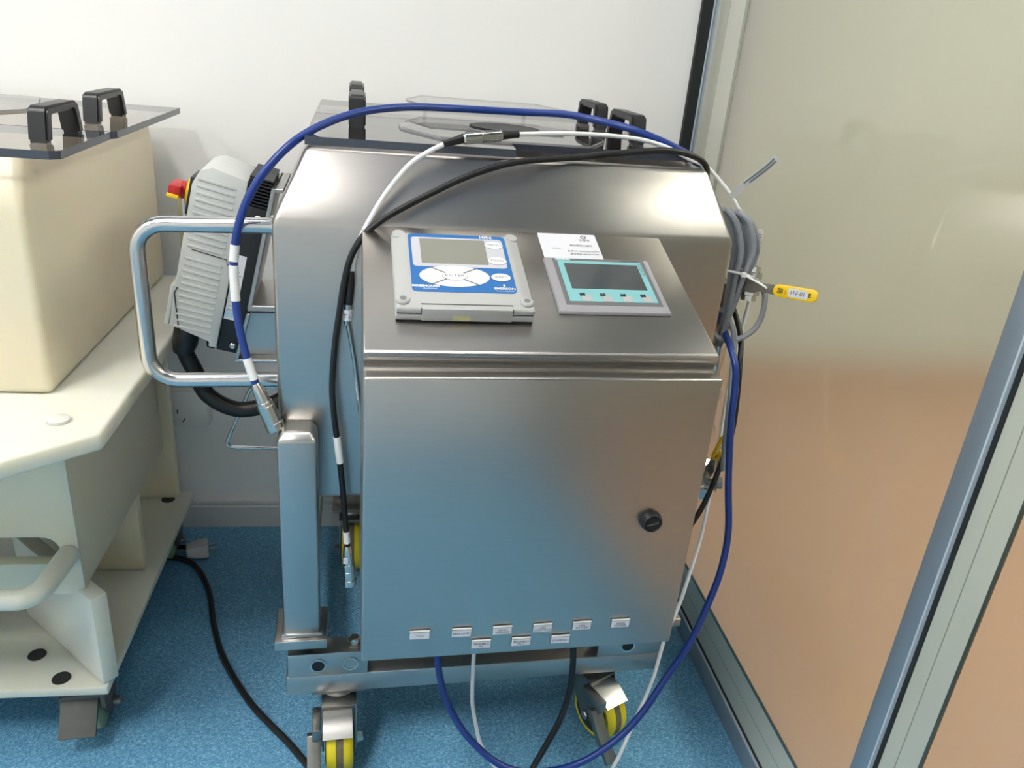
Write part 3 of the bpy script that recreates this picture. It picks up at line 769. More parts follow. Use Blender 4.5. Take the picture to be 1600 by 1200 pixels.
for k in range(9):
    obj('fin', B(IV).box(-0.034, -0.0005, 0.008, 0.122, 0.2335+k*0.0050, 0.2358+k*0.0050), BLACK_M, ho)
obj('fin_spine', B(IV).box(-0.036, -0.0005, 0.075, 0.085, 0.2321, 0.276), BLACK_M, ho)
for zz in (0.217, 0.008):
    obj('fixing_bolt', B(IV).lathe([(0, 0.0050), (-0.0030, 0.0050), (-0.0045, 0.0034)], (-0.023, 0.006, zz), (0, 1, 0), 14), CHROME, iv)
rp = obj('rating_plate', B(IV).box(-0.0185, -0.002, 0.0050, 0.0056, 0.050, 0.155), PAPER, iv, label='narrow white rating plate with fine print')
for k in range(12):
    obj('print_line', B(IV).box(-0.016+0.003*(k % 2), -0.005, 0.0046, 0.0049, 0.060+k*0.0062, 0.0608+k*0.0062), INKG, rp)
obj('print_field', B(IV).box(-0.017, -0.003, 0.0046, 0.0049, 0.054, 0.066), mat('pale_blue_print', (170, 200, 220), 0.5, 0, 0.05, 60), rp)
# isolator switch on the front
obj('switch_plate', B(IV).box(0.0742, 0.0790, 0.012, 0.075, 0.195, 0.250, 0.001), BLACK, iv)
kb = B(IV); kb.lathe([(0, 0.016), (0.006, 0.016), (0.008, 0.013), (0.014, 0.013)], (0.079, 0.042, 0.222), (1, 0, 0), 20)
ko = obj('rotary_knob', kb, RED, iv)
obj('knob_grip', B(IV).box(0.090, 0.107, 0.016, 0.068, 0.216, 0.231, 0.0025), RED, ko)
obj('knob_marker', B(IV).box(0.091, 0.108, 0.0145, 0.060, 0.2120, 0.2180, 0.0015), YELLOW_V, ko)
obj('switch_collar', B(IV).lathe([(0, 0.019), (0.005, 0.019)], (0.0790, 0.042, 0.222), (1, 0, 0), 20), YELLOW_V, iv)
# gland and conduit
cdt = [IV((0.052, 0.05, 0.0135)), IV((0.052, 0.05, -0.030)), M((-0.2655, 0.50, 0.573)), M((-0.2480, 0.50, 0.530)), M((-0.2034, 0.50, 0.5035)), M((-0.150, 0.50, 0.512)), M((-0.116, 0.50, 0.530))]
cd_ = thing('motor_cable', 'thick black motor cable curving from the inverter to the hopper', 'cable', M((-0.2034, 0.50, 0.49)))
obj('cable_jacket', B().tube(spline(cdt, 8), 0.0135, 14), BLACK_R, cd_)
obj('gland', B().tube([IV((0.052, 0.05, 0.012)), IV((0.052, 0.05, 0.004)), IV((0.052, 0.05, -0.022)), IV((0.0525, 0.05, -0.034)), IV((0.0525, 0.05, -0.040))], [0.019, 0.0205, 0.020, 0.017, 0.015], 18), BLACK, cd_)
obj('small_gland', B().tube([IV((0.012, 0.05, -0.001)), IV((0.012, 0.05, -0.010)), IV((0.012, 0.05, -0.020))], [0.0085, 0.0095, 0.007], 8), BLACK, cd_)

# ------------------------------------------------------------------ cables over the trolley
def along(pts, u0, u1, k=10):
    """sub-path of a polyline between two length fractions"""
    L = [0]
    for a, b in zip(pts[:-1], pts[1:]): L.append(L[-1]+(b-a).length)
    tot = L[-1]
    def at(u):
        s = u*tot
        for i in range(len(L)-1):
            if L[i+1] >= s:
                return pts[i].lerp(pts[i+1], (s-L[i])/max(1e-9, L[i+1]-L[i]))
        return pts[-1]
    return [at(u0+(u1-u0)*j/k) for j in range(k+1)]
def straight(p, d, hs):
    d = Vector(d).normalized(); p = Vector(p)
    return [p+d*h for h, r in hs], [r for h, r in hs]
def sleeve(pts, u0, u1, r, m, parent, name='marker_sleeve'):
    return obj(name, B(M).tube(along(pts, u0, u1, 6), r, 12), m, parent)

blue_pts = [(-0.1376, 0.24, 0.6637), (-0.1506, 0.25, 0.7074), (-0.1586, 0.26, 0.7485), (-0.1618, 0.268, 0.7982), (-0.1603, 0.272, 0.8352), (-0.1534, 0.275, 0.872), (-0.1391, 0.28, 0.908), (-0.115, 0.285, 0.9441), (-0.0802, 0.3, 0.9777), (-0.0374, 0.33, 0.9999), (0.0078, 0.36, 1.0122), (0.0654, 0.4, 1.0176), (0.1223, 0.43, 1.0173), (0.1815, 0.445, 1.0172), (0.2395, 0.445, 1.0182), (0.2955, 0.43, 1.0208), (0.340, 0.41, 1.0172), (0.378, 0.375, 1.0124), (0.4125, 0.36, 1.0032), (0.445, 0.352, 0.9921), (0.4745, 0.352, 0.9790), (0.505, 0.385, 0.952), (0.530, 0.410, 0.90), (0.545, 0.415, 0.83), (0.552, 0.36, 0.765), (0.5474, 0.25, 0.7099), (0.5495, 0.23, 0.6728), (0.5431, 0.21, 0.6294), (0.5398, 0.19, 0.5862), (0.5398, 0.17, 0.532), (0.5443, 0.15, 0.4658), (0.5349, 0.13, 0.4168), (0.5159, 0.11, 0.3743), (0.488, 0.09, 0.3148), (0.4486, 0.07, 0.2626), (0.4142, 0.06, 0.2027), (0.376, 0.05, 0.1658), (0.3286, 0.045, 0.1351), (0.2804, 0.045, 0.1221), (0.2328, 0.05, 0.1217), (0.1946, 0.06, 0.1373), (0.157, 0.08, 0.1686), (0.1338, 0.1, 0.2007), (0.1193, 0.115, 0.237), (0.112, 0.13, 0.282), (0.109, 0.14, 0.34), (0.108, 0.14, 0.4075)]
bl = thing('sensor_cable', 'thick blue cable arching over the lid with a loose silver plug', 'cable', M((-0.116, 0.236, 0.60)))
bsp = spline(blue_pts, 6)
obj('cable_jacket', B(M).tube(bsp, 0.0052, 12), BLUEC, bl)
for u0, u1 in ((0.003, 0.0150), (0.0455, 0.0640), (0.0660, 0.0745)):
    sleeve(bsp, u0, u1, 0.0060, WHITE_P, bl)
d_ = (0.0215, -0.004, -0.0556)
pp, rr_ = straight((-0.1386, 0.2402, 0.6665), d_, [(0, 0.0058), (0.006, 0.0075), (0.012, 0.0085), (0.028, 0.0095), (0.0285, 0.0108), (0.034, 0.0112), (0.0345, 0.0118), (0.060, 0.0120), (0.0605, 0.0128), (0.0705, 0.0128), (0.0715, 0.0118)])
obj('plug', B(M).tube(pp, rr_, 20), CHROME, bl, angle=25)

blk_pts = [(-0.0175, 0.226, 0.4081), (-0.0202, 0.226, 0.4475), (-0.0229, 0.226, 0.4912), (-0.0273, 0.226, 0.5439), (-0.0315, 0.227, 0.5842), (-0.0365, 0.228, 0.633), (-0.038, 0.23, 0.6704), (-0.0343, 0.232, 0.7251), (-0.0284, 0.234, 0.7691), (-0.0219, 0.235, 0.8123), (-0.0139, 0.235, 0.8443), (0.0003, 0.235, 0.871), (0.0193, 0.238, 0.8891), (0.0431, 0.244, 0.9039), (0.0836, 0.254, 0.925), (0.1246, 0.262, 0.9451), (0.1662, 0.268, 0.9611), (0.2001, 0.272, 0.9697), (0.2353, 0.278, 0.9741), (0.2804, 0.285, 0.9783), (0.3258, 0.29, 0.9844), (0.3722, 0.295, 0.9899), (0.4106, 0.3, 0.9932), (0.4463, 0.305, 0.9895), (0.4798, 0.318, 0.9758), (0.5040, 0.355, 0.950), (0.530, 0.395, 0.90), (0.555, 0.405, 0.84), (0.574, 0.37, 0.785), (0.5802, 0.305, 0.7289), (0.5726, 0.27, 0.6875), (0.5685, 0.25, 0.6425), (0.5669, 0.24, 0.5925), (0.5572, 0.232, 0.5503), (0.5440, 0.222, 0.5073), (0.5270, 0.212, 0.4668), (0.5110, 0.205, 0.4405), (0.490, 0.198, 0.405), (0.455, 0.19, 0.378), (0.41, 0.175, 0.365), (0.375, 0.16, 0.378), (0.362, 0.155, 0.4075)]
bk_ = thing('sensor_cable', 'black cable draped over the hopper ending in a silver plug beside the cabinet', 'cable', M((-0.016, 0.226, 0.36)))
ksp = spline(blk_pts, 6)
obj('cable_jacket', B(M).tube(ksp, 0.0042, 12), BLACK_R, bk_)
sleeve(ksp, 0.0045, 0.0150, 0.0050, WHITE_P, bk_)
sv = sleeve(ksp, 0.0770, 0.0990, 0.0050, WHITE_P, bk_)
pp, rr_ = straight((-0.0177, 0.226, 0.4110), (0.004, -0.002, -0.08), [(0, 0.0048), (0.006, 0.0065), (0.014, 0.0075), (0.030, 0.0082), (0.0305, 0.0092), (0.034, 0.0095), (0.0345, 0.0088), (0.043, 0.0090), (0.0435, 0.0097), (0.0455, 0.0097), (0.046, 0.0091), (0.058, 0.0095), (0.0585, 0.0105), (0.068, 0.0107), (0.070, 0.0095)])
pl_ = obj('plug', B(M).tube(pp, rr_, 20), CHROME, bk_, angle=25)
obj('plug_label', B(M).box(-0.0235, -0.0170, 0.2160, 0.2172, 0.3855, 0.3955), PAPER, pl_)

pc = thing('power_cable', 'black power cable dropping from the cabinet bottom to the floor', 'cable', M((0.27, 0.09, 0)))
obj('cable_jacket', B(M).tube(spline([(0.317, 0.135, 0.4075), (0.317, 0.135, 0.34), (0.3187, 0.13, 0.2863), (0.3211, 0.125, 0.2468), (0.3202, 0.12, 0.2003), (0.3077, 0.11, 0.1524), (0.2847, 0.1, 0.105), (0.2654, 0.09, 0.0706), (0.235, 0.06, 0.030), (0.19, 0.01, 0.006), (0.12, -0.08, 0.0055), (0.02, -0.20, 0.0055), (-0.15, -0.30, 0.0055)], 7), 0.0050, 12), BLACK_R, pc)

# white measuring lead with inline connector
wh = thing('sensor_lead', 'thin white lead with a ribbed silver inline connector across the hopper', 'cable', M((0.15, 0.282, 0.98)))
wa = spline([(0.1048, 0.275, 0.9868), (0.0827, 0.268, 0.9762), (0.0586, 0.262, 0.9598), (0.0349, 0.255, 0.9319), (0.0192, 0.25, 0.908), (0.0058, 0.243, 0.8846), (-0.0028, 0.240, 0.866), (-0.0099, 0.240, 0.8414), (-0.0135, 0.239, 0.8164)], 8)
obj('lead_jacket', B(M).tube(wa, 0.0033, 10), WHITEC, wh)
wb = spline([(0.1947, 0.29, 1.0018), (0.2395, 0.31, 1.0032), (0.2891, 0.33, 1.004), (0.3413, 0.343, 1.0033), (0.390, 0.345, 1.0005), (0.4295, 0.345, 0.9925), (0.4650, 0.347, 0.9790), (0.4919, 0.34, 0.9702), (0.5155, 0.335, 0.9512), (0.5343, 0.33, 0.9327), (0.5495, 0.325, 0.9128), (0.5741, 0.33, 0.8918), (0.5948, 0.335, 0.8521), (0.6030, 0.335, 0.8118), (0.598, 0.33, 0.75), (0.588, 0.32, 0.68), (0.575, 0.29, 0.58), (0.565, 0.26, 0.50), (0.5579, 0.25, 0.4591), (0.5465, 0.23, 0.3989), (0.526, 0.205, 0.3451), (0.5087, 0.185, 0.304), (0.4818, 0.16, 0.2534), (0.4595, 0.13, 0.2038), (0.4265, 0.1, 0.1433), (0.3975, 0.08, 0.0792), (0.36, 0.06, 0.035), (0.31, 0.05, 0.02), (0.255, 0.065, 0.035), (0.2083, 0.09, 0.0848), (0.1841, 0.1, 0.1238), (0.1742, 0.11, 0.1603), (0.1683, 0.12, 0.1958), (0.1666, 0.125, 0.2478), (0.1662, 0.13, 0.2946), (0.166, 0.135, 0.34), (0.166, 0.135, 0.4075)], 6)
obj('lead_jacket', B(M).tube(wb, 0.0030, 10), WHITEC, wh)
def seg_tube(p, q, prof, n=18):
    p, q = Vector(p), Vector(q); d = q-p
    return [p+d*t for t, r in prof], [r for t, r in prof]
pp, rr_ = seg_tube((0.1010, 0.2745, 0.9855), (0.1275, 0.2785, 0.9940), [(0, 0.0042), (0.04, 0.0046), (0.12, 0.0042), (0.5, 0.0052), (1, 0.0060)])
obj('strain_relief', B(M).tube(pp, rr_, 16), BLACK_R, wh)
pp, rr_ = seg_tube((0.1770, 0.2866, 0.9997), (0.2010, 0.292, 1.0022), [(0, 0.0060), (0.5, 0.0052), (0.9, 0.0046), (0.93, 0.0050), (1, 0.0048)])
obj('strain_relief', B(M).tube(pp, rr_, 16), BLACK_R, wh)
pp, rr_ = seg_tube((0.1265, 0.2783, 0.9938), (0.1780, 0.2868, 0.9998), [(0, 0.0066), (0.04, 0.0076), (0.46, 0.0076), (0.465, 0.0066), (0.485, 0.0066), (0.49, 0.0078), (0.53, 0.0078), (0.535, 0.0068), (0.55, 0.0068), (0.555, 0.0074), (0.97, 0.0074), (1, 0.0064)])
ic = obj('inline_connector', B(M).tube(pp, rr_, 24), CHROME, wh, angle=25)
ax_ = (Vector((0.1780, 0.2868, 0.9998))-Vector((0.1265, 0.2783, 0.9938)))
u_ = ax_.normalized(); q_ = Vector((0, 0, 1)).cross(u_).normalized(); w_ = u_.cross(q_)
for t0, t1 in ((0.06, 0.45), (0.57, 0.95)):
    rb = B(M)
    for k in range(20):
        an = 2*math.pi*k/20
        c0 = Vector((0.1265, 0.2783, 0.9938))+(q_*math.cos(an)+w_*math.sin(an))*0.0076
        rb.tube([c0+ax_*t0, c0+ax_*t1], 0.0006, 5)
    obj('knurling', rb, CHROME, ic)

# temperature probe hanging at the cabinet edge
pb = thing('temperature_probe', 'slim steel probe with black sleeve hanging beside the cabinet edge', 'probe', M((-0.018, 0.237, 0.65)))
obj('probe_sleeve', B(M).tube([(-0.0135, 0.239, 0.826), (-0.0148, 0.239, 0.808), (-0.0168, 0.239, 0.787), (-0.0172, 0.239, 0.781)], [0.0042, 0.0056, 0.0062, 0.0058], 14), BLACK_R, pb)
obj('probe_collar', B(M).tube([(-0.0172, 0.239, 0.783), (-0.0190, 0.239, 0.758), (-0.0188, 0.239, 0.752)], [0.0054, 0.0054, 0.0036], 14), CHROME, pb)
tg = obj('probe_tag', B(M).tube([(-0.0176, 0.239, 0.7735), (-0.0188, 0.239, 0.7590)], 0.0062, 14), PAPER, pb)
text('lettering', 'T L', 0.0075, INK, (-0.0183, 0.2325, 0.7660), (1, 0, 0), (0, 0, 1), tg, M)
obj('probe_rod', B(M).tube([(-0.0189, 0.239, 0.757), (-0.0150, 0.241, 0.735), (-0.0095, 0.243, 0.70), (-0.0035, 0.2445, 0.65), (-0.001, 0.2448, 0.62)], 0.0026, 10), TUBE, pb)

# ------------------------------------------------------------------ right side: coil, valves, pipes
gc = thing('cable_coil', 'coiled grey cable hanging on the right flank of the hopper', 'cable', M((0.55, 0.30, 0.70)))
cb_ = B(M)
strands = [
 [(0.5091, 0.312, 0.9172), (0.5231, 0.304, 0.9), (0.5399, 0.3, 0.8589), (0.5419, 0.298, 0.8205), (0.545, 0.3, 0.7799), (0.5471, 0.302, 0.7433), (0.5497, 0.305, 0.7052)],
 [(0.519, 0.3195, 0.9148), (0.534, 0.3115, 0.8979), (0.5501, 0.3075, 0.8574), (0.5502, 0.3055, 0.8186), (0.5522, 0.3075, 0.7777), (0.5535, 0.3095, 0.7408), (0.5503, 0.3125, 0.7024)],
 [(0.5167, 0.3021, 0.9169), (0.5324, 0.2941, 0.9008), (0.5473, 0.2901, 0.8618), (0.5455, 0.2881, 0.8235), (0.5464, 0.2901, 0.7832), (0.5469, 0.2921, 0.7468), (0.5459, 0.2951, 0.709)],
 [(0.5308, 0.3178, 0.9129), (0.5477, 0.3098, 0.897), (0.5619, 0.3058, 0.8583), (0.5582, 0.3038, 0.8194), (0.5581, 0.3058, 0.7784), (0.5557, 0.3078, 0.7414), (0.5519, 0.3108, 0.7031)],
 [(0.5353, 0.3142, 0.9124), (0.5531, 0.3062, 0.8971), (0.5664, 0.3022, 0.8594), (0.5608, 0.3002, 0.8205), (0.5575, 0.3022, 0.7796), (0.5534, 0.3042, 0.7427), (0.5498, 0.3072, 0.7045)],
 [(0.536, 0.3032, 0.9134), (0.5545, 0.2952, 0.8987), (0.5667, 0.2912, 0.8622), (0.5593, 0.2892, 0.8236), (0.553, 0.2912, 0.7831), (0.5491, 0.2932, 0.7466), (0.5467, 0.2962, 0.7087)],
 [(0.5450, 0.3214, 0.9120), (0.5680, 0.3134, 0.8960), (0.5831, 0.3094, 0.8582), (0.5736, 0.3074, 0.8188), (0.5650, 0.3094, 0.7775), (0.5584, 0.3114, 0.7403), (0.5520, 0.3144, 0.7018)]]
for s in strands: cb_.tube(spline(s, 8), 0.0043, 10)
cb_.tube(spline([(0.548, 0.305, 0.835), (0.566, 0.293, 0.822), (0.586, 0.288, 0.812), (0.5950, 0.285, 0.800), (0.5966, 0.28, 0.7878), (0.5971, 0.28, 0.7624), (0.5891, 0.28, 0.7416), (0.5728, 0.28, 0.7288), (0.5555, 0.285, 0.7214), (0.5383, 0.29, 0.7235), (0.526, 0.296, 0.735)], 8), 0.0043, 10)
obj('coil_strands', cb_, GREYC, gc, label='grey cable strands')
g2 = thing('grey_cable', 'single grey cable running down behind the right edge of the cabinet', 'cable', M((0.56, 0.26, 0.5)))
obj('cable_jacket', B(M).tube(spline([(0.535, 0.300, 0.768), (0.548, 0.297, 0.758), (0.559, 0.285, 0.735), (0.5615, 0.275, 0.70), (0.5570, 0.255, 0.66), (0.5510, 0.235, 0.62), (0.5490, 0.225, 0.585), (0.5520, 0.222, 0.552), (0.5545, 0.222, 0.530)], 8), 0.0042, 10), GREYC, g2)
zt_ = thing('cable_tie', 'white cable tie around the grey coil with its tail sticking out', 'cable tie', M((0.55, 0.29, 0.82)))
obj('tie_loop', B(M).tube(spline([(0.527, 0.296, 0.829), (0.540, 0.285, 0.829), (0.552, 0.282, 0.827), (0.571, 0.288, 0.822), (0.582, 0.300, 0.818)], 5), 0.0017, 6), WHITE_P, zt_)
obj('tie_head', B(M).box(0.549, 0.5565, 0.2755, 0.2815, 0.8235, 0.8305, 0.001), WHITE_P, zt_)
obj('tie_tail', B(M).tube([(0.555, 0.279, 0.826), (0.573, 0.268, 0.819), (0.595, 0.258, 0.8075)], 0.0016, 6), WHITE_P, zt_)

def ribbon(b, pts, wv, th=0.0004):
    wv = Vector(wv)
    vs, fs = [], []
    for i, p in enumerate(pts):
        p = Vector(p); t = Vector(pts[min(i+1, len(pts)-1)])-Vector(pts[max(0, i-1)])
        nn = t.cross(wv).normalized()*th
        vs += [p-wv, p+wv, p+wv+nn, p-wv+nn]
    for i in range(len(pts)-1):
        for k in range(4): fs.append((i*4+k, i*4+(k+1) % 4, i*4+4+(k+1) % 4, i*4+4+k))
    fs.append((0, 1, 2, 3)); m_ = 4*(len(pts)-1); fs.append((m_, m_+1, m_+2, m_+3))
    return b.add(vs, fs)
tgp = spline([(0.5335, 0.3255, 0.9320), (0.5420, 0.318, 0.9475), (0.5550, 0.312, 0.9625), (0.5680, 0.305, 0.978), (0.5790, 0.30, 0.9935)], 4)
tgt = thing('cable_tag', 'long printed paper tag standing out from the white lead', 'tag', M((0.5335, 0.3255, 0.932)))
obj('tag_strip', ribbon(B(M), tgp, (-0.0040, 0, 0.0034)), mat('clear_tag_paper', (206, 208, 206), 0.5, 0, 0.03, 60), tgt)
for o_, u0, u1 in ((0.0018, 0.30, 0.95), (-0.0018, 0.38, 0.95)):
    pth = [p+Vector((-0.0040, 0, 0.0034))*(o_/0.0045)+Vector((0, -0.0009, 0)) for p in along(tgp, u0, u1, 8)]
    obj('print_line', ribbon(B(M), pth, (-0.0008, 0, 0.0007), 0.0001), INKG, tgt)
t2 = thing('paper_tag', 'small rounded white tag behind the grey coil', 'tag', M((0.58, 0.315, 0.856)))
obj('tag_card', B(M).prism([(0.566, 0.8880), (0.588, 0.8875), (0.5915, 0.884), (0.5905, 0.866), (0.585, 0.858), (0.574, 0.857)], 0.3150, 0.3156, tf=lambda p: (p[0], p[2], p[1])), mat('tag_card', (214, 214, 204), 0.5, 0, 0.02, 60), t2)
obj('print_line', B(M).box(0.580, 0.588, 0.3143, 0.3149, 0.8795, 0.8805), INKG, t2)
obj('print_line', B(M).box(0.580, 0.588, 0.3143, 0.3149, 0.8755, 0.8765), INKG, t2)

def lever_valve(label, pivot, tip, wv, lettering, side=-1):
    pivot, tip = Vector(pivot), Vector(tip)
    t = thing('ball_valve', label, 'valve', M(pivot), 'yellow lever ball valves')
    d = (tip-pivot); L = d.length; d.normalize(); wv = Vector(wv); wv = (wv-d*wv.dot(d)).normalized(); nn = d.cross(wv)
    def LV(p): return M(pivot+d*p[0]+wv*p[1]+nn*p[2])
    obj('valve_body', B(LV).lathe([(-0.026, 0.012), (-0.018, 0.012), (-0.017, 0.016), (0.017, 0.016), (0.018, 0.012), (0.026, 0.012)], (0, 0, 0.028*side), (0, 1, 0), 8), CHROME, t, angle=20)
    obj('stem', B(LV).lathe([(0.03*side, 0.007), (0.004*side, 0.007), (0.004*side, 0.0095), (-0.004*side, 0.0095)], (0, 0, 0), (0, 0, 1), 8), DARKSTEEL, t)
    lv = obj('lever', B(LV).prism([(-0.012, -0.009), (0.02, -0.010), (0.03, -0.006), (L*0.5, -0.0075), (L*0.5, 0.0075), (0.03, 0.007), (0.012, 0.011), (-0.012, 0.010)], 0.0042, 0.0068, bev=0.0005, seg=1), DARKSTEEL, t)
    g = obj('grip', B(LV).prism(rrect(L*0.44, L, -0.0092, 0.0092, 0.0088), 0.0025, 0.0085, bev=0.0014), YELLOW_V, t)
    if lettering:
        g0 = L*0.44; gl = L-g0
        obj('label_strip', B(LV).box(g0+gl*0.36, g0+gl*0.79, -0.0062, 0.0062, 0.0086, 0.0090), PAPER, g)
        text('lettering', lettering, 0.0092, INK, (g0+gl*0.575, 0, 0.0090), (1, 0, 0), (0, 1, 0), g, LV, sx=0.9)
        text('lettering', 'ON\nOFF', 0.0050, INK, (g0+gl*0.17, 0, 0.0085), (1, 0, 0), (0, 1, 0), g, LV, bold=0.0002)
        text('lettering', ')', 0.0075, INK, (g0+gl*0.29, 0, 0.0085), (1, 0, 0), (0, 1, 0), g, LV)
        text('lettering', 'E', 0.0075, INK, (g0+gl*0.84, 0, 0.0085), (1, 0, 0), (0, 1, 0), g, LV, bold=0.0003)
    return t
lever_valve('yellow-gripped valve lever marked HV-01 pointing at the glass partition', (0.565, 0.298, 0.8075), (0.6360, 0.206, 0.8185), (0, 0.2, 1), 'HV-01')
lever_valve('yellow-gripped valve lever pointing upward at the cabinet edge, partly behind the black cable', (0.5580, 0.285, 0.482), (0.5745, 0.268, 0.570), (-1, 0, 0.2), 'HV-02')
lever_valve('short yellow valve lever seen edge-on behind the blue cable', (0.5760, 0.262, 0.482), (0.5640, 0.242, 0.552), (0.25, 1.0, 0.0), None, 1)
# drain pipe
dp = thing('drain_pipe', 'vertical steel drain pipe with clamps behind the right edge of the cabinet', 'pipe', M((0.57, 0.33, 0.36)))
obj('pipe', B(M).tube([(0.560, 0.332, 0.800), (0.566, 0.334, 0.66), (0.571, 0.334, 0.555)], 0.0125, 18), TUBE, dp)
for z, x in ((0.730, 0.563), (0.610, 0.5685)):
    obj('clamp_ring', B(M).lathe([(-0.006, 0.0165), (-0.003, 0.018), (0.003, 0.018), (0.006, 0.0165)], (x, 0.333, z), (0.03, 0, -1), 18), CHROME, dp)
obj('reducer', B(M).tube([(0.571, 0.334, 0.556), (0.5715, 0.334, 0.548), (0.572, 0.334, 0.500), (0.5722, 0.334, 0.470), (0.5722, 0.334, 0.462)], [0.0125, 0.0165, 0.0160, 0.0095, 0.0095], 18), CHROME, dp)
obj('hose_tail', B(M).tube([(0.5722, 0.334, 0.463), (0.570, 0.332, 0.440), (0.568, 0.330, 0.420), (0.566, 0.328, 0.395), (0.565, 0.328, 0.37)], [0.008, 0.0105, 0.0075, 0.0085, 0.006], 14), CHROME, dp)
obj('pipe_tag', B(M).box(0.5560, 0.5680, 0.3050, 0.3056, 0.468, 0.492), PAPER, dp)

# ------------------------------------------------------------------ plastic tank trolley (room frame)
TX, TXL_ = -0.420, -0.98
TY, TYB = 0.272, 0.845
tk = thing('tank_trolley', 'cream plastic tank trolley with a wide flange at the left edge of the picture', 'trolley', (-0.7, 0.55, 0))
ub = B()
loft(ub, [ring(TXL_, TX, TY, TYB, 0.6255), ring(TXL_, TX, TY, TYB, 0.885), ring(TXL_+0.01, TX-0.006, TY+0.030, TYB, 0.9385),
          ring(TXL_+0.03, TX-0.026, TY+0.050, TYB-0.02, 0.9385), ring(TXL_+0.03, TX-0.022, TY+0.045, TYB-0.02, 0.66)], bev=0.010, capt=True, seg=4)
obj('upper_tank', ub, PP, tk, angle=40)
fl = B().prism([(-0.326, 0.855), (-0.326, 0.165), (-0.440, 0.066), (-0.98, 0.066), (-0.98, 0.855)], 0.6000, 0.6253, bev=0.005, seg=3)
flo = obj('flange', fl, PP2, tk)
for x, y in ((-0.385, 0.195), (-0.455, 0.150), (-0.70, 0.120)):
    obj('bolt_cap', B().lathe([(0, 0.014), (0.004, 0.0135), (0.0055, 0.011)], (x, y, 0.6254), (0, 0, 1), 20), PP2, flo)
# lower box: front wall has a hand slot, so it is made of separate panels
LZ = 0.30
lb = B()
lb.box(TX-0.022, TX, TY+0.006, 0.72, LZ, 0.5998, 0.002)          # right wall
lb.box(TXL_, TXL_+0.02, TY+0.006, 0.72, LZ, 0.5998, 0.002)
lb.box(TXL_, TX, 0.70, 0.72, LZ+0.08, 0.5998, 0.002)
obj('lower_tank_wall', lb, PP, tk)
# front wall with slot
def slotwall(b, x0, x1, z0, z1, sx0, sx1, sz0, sz1, y0, y1):
    k = 8
    slot = rrect(sx0, sx1, sz0, sz1, (sz1-sz0)*0.48, k)
    n = len(slot)
    outer = []
    cx, cz = (sx0+sx1)/2, (sz0+sz1)/2
    for p in slot:
        dx, dz = p[0]-cx, p[1]-cz
        t = min(((x1-cx)/dx if dx > 1e-9 else (x0-cx)/dx if dx < -1e-9 else 1e9), ((z1-cz)/dz if dz > 1e-9 else (z0-cz)/dz if dz < -1e-9 else 1e9))
        outer.append((cx+dx*t, cz+dz*t))
    # snap nearest points to the corners
    for c in ((x0, z0), (x1, z0), (x1, z1), (x0, z1)):
        i = min(range(n), key=lambda j: (outer[j][0]-c[0])**2+(outer[j][1]-c[1])**2); outer[i] = c
    vs, fs = [], []
    for y in (y0, y1):
        vs += [(p[0], y, p[1]) for p in slot] + [(p[0], y, p[1]) for p in outer]
    for i in range(n):
        j = (i+1) % n
        fs.append((i, j, n+j, n+i)); fs.append((2*n+i, 3*n+i, 3*n+j, 2*n+j))
        fs.append((i, 2*n+i, 2*n+j, j)); fs.append((n+i, n+j, 3*n+j, 3*n+i))
    b.add(vs, fs)
fw = B(); slotwall(fw, TXL_+0.02, TX-0.0005, 0.292, 0.5998, -0.90, TX-0.026, 0.346, 0.394, TY+0.004, TY+0.024)
obj('slotted_front_wall', fw, PP, tk)
hd = B().tube(fillet([(TX-0.014, TY+0.006, 0.366), (TX-0.030, TY-0.082, 0.351), (-0.90, TY-0.082, 0.351), (-0.93, TY+0.006, 0.366)], 0.030, 6), 0.0150, 12)
obj('front_handle', hd, PP2, tk)
bp_ = B().prism([(-0.398, 0.830), (-0.398, 0.245), (-0.98, 0.245), (-0.98, 0.830)], 0.118, 0.134, bev=0.003, seg=2)
bpo = obj('base_plate', bp_, PP2, tk)
for x, y in ((-0.529, 0.322), (-0.473, 0.268), (-0.424, 0.318), (-0.4435, 0.795), (-0.500, 0.735)):
    obj('bolt_cap', B().lathe([(0, 0.0140), (0.0012, 0.0135)], (x, y, 0.1341), (0, 0, 1), 20), BLACK, bpo)
# legs
dg = B()
p0_, p1_ = Vector((-0.405, 0.250)), Vector((-0.585, 0.425))
dd = (p1_-p0_).normalized(); nd = Vector((-dd.y, dd.x))*0.026
dg.prism([tuple(p0_), tuple(p1_), tuple(p1_-nd), tuple(p0_-nd)], 0.1342, 0.2995, bev=0.003)
obj('leg', dg, PP2, tk)
for y in (0.545, 0.80):
    obj('leg', B().box(-0.515, -0.424, y, y+0.022, 0.1342, 0.31 if y < 0.7 else 0.5998, 0.002), PP, tk)
obj('leg', B().box(-0.76, -0.70, 0.40, 0.42, 0.1342, 0.30, 0.002), PP2, tk)
obj('drain_pipe', B().lathe([(0, 0.03), (0.2, 0.03)], (-0.58, 0.52, 0.15), (0, 0, 1), 20), PP2, tk)
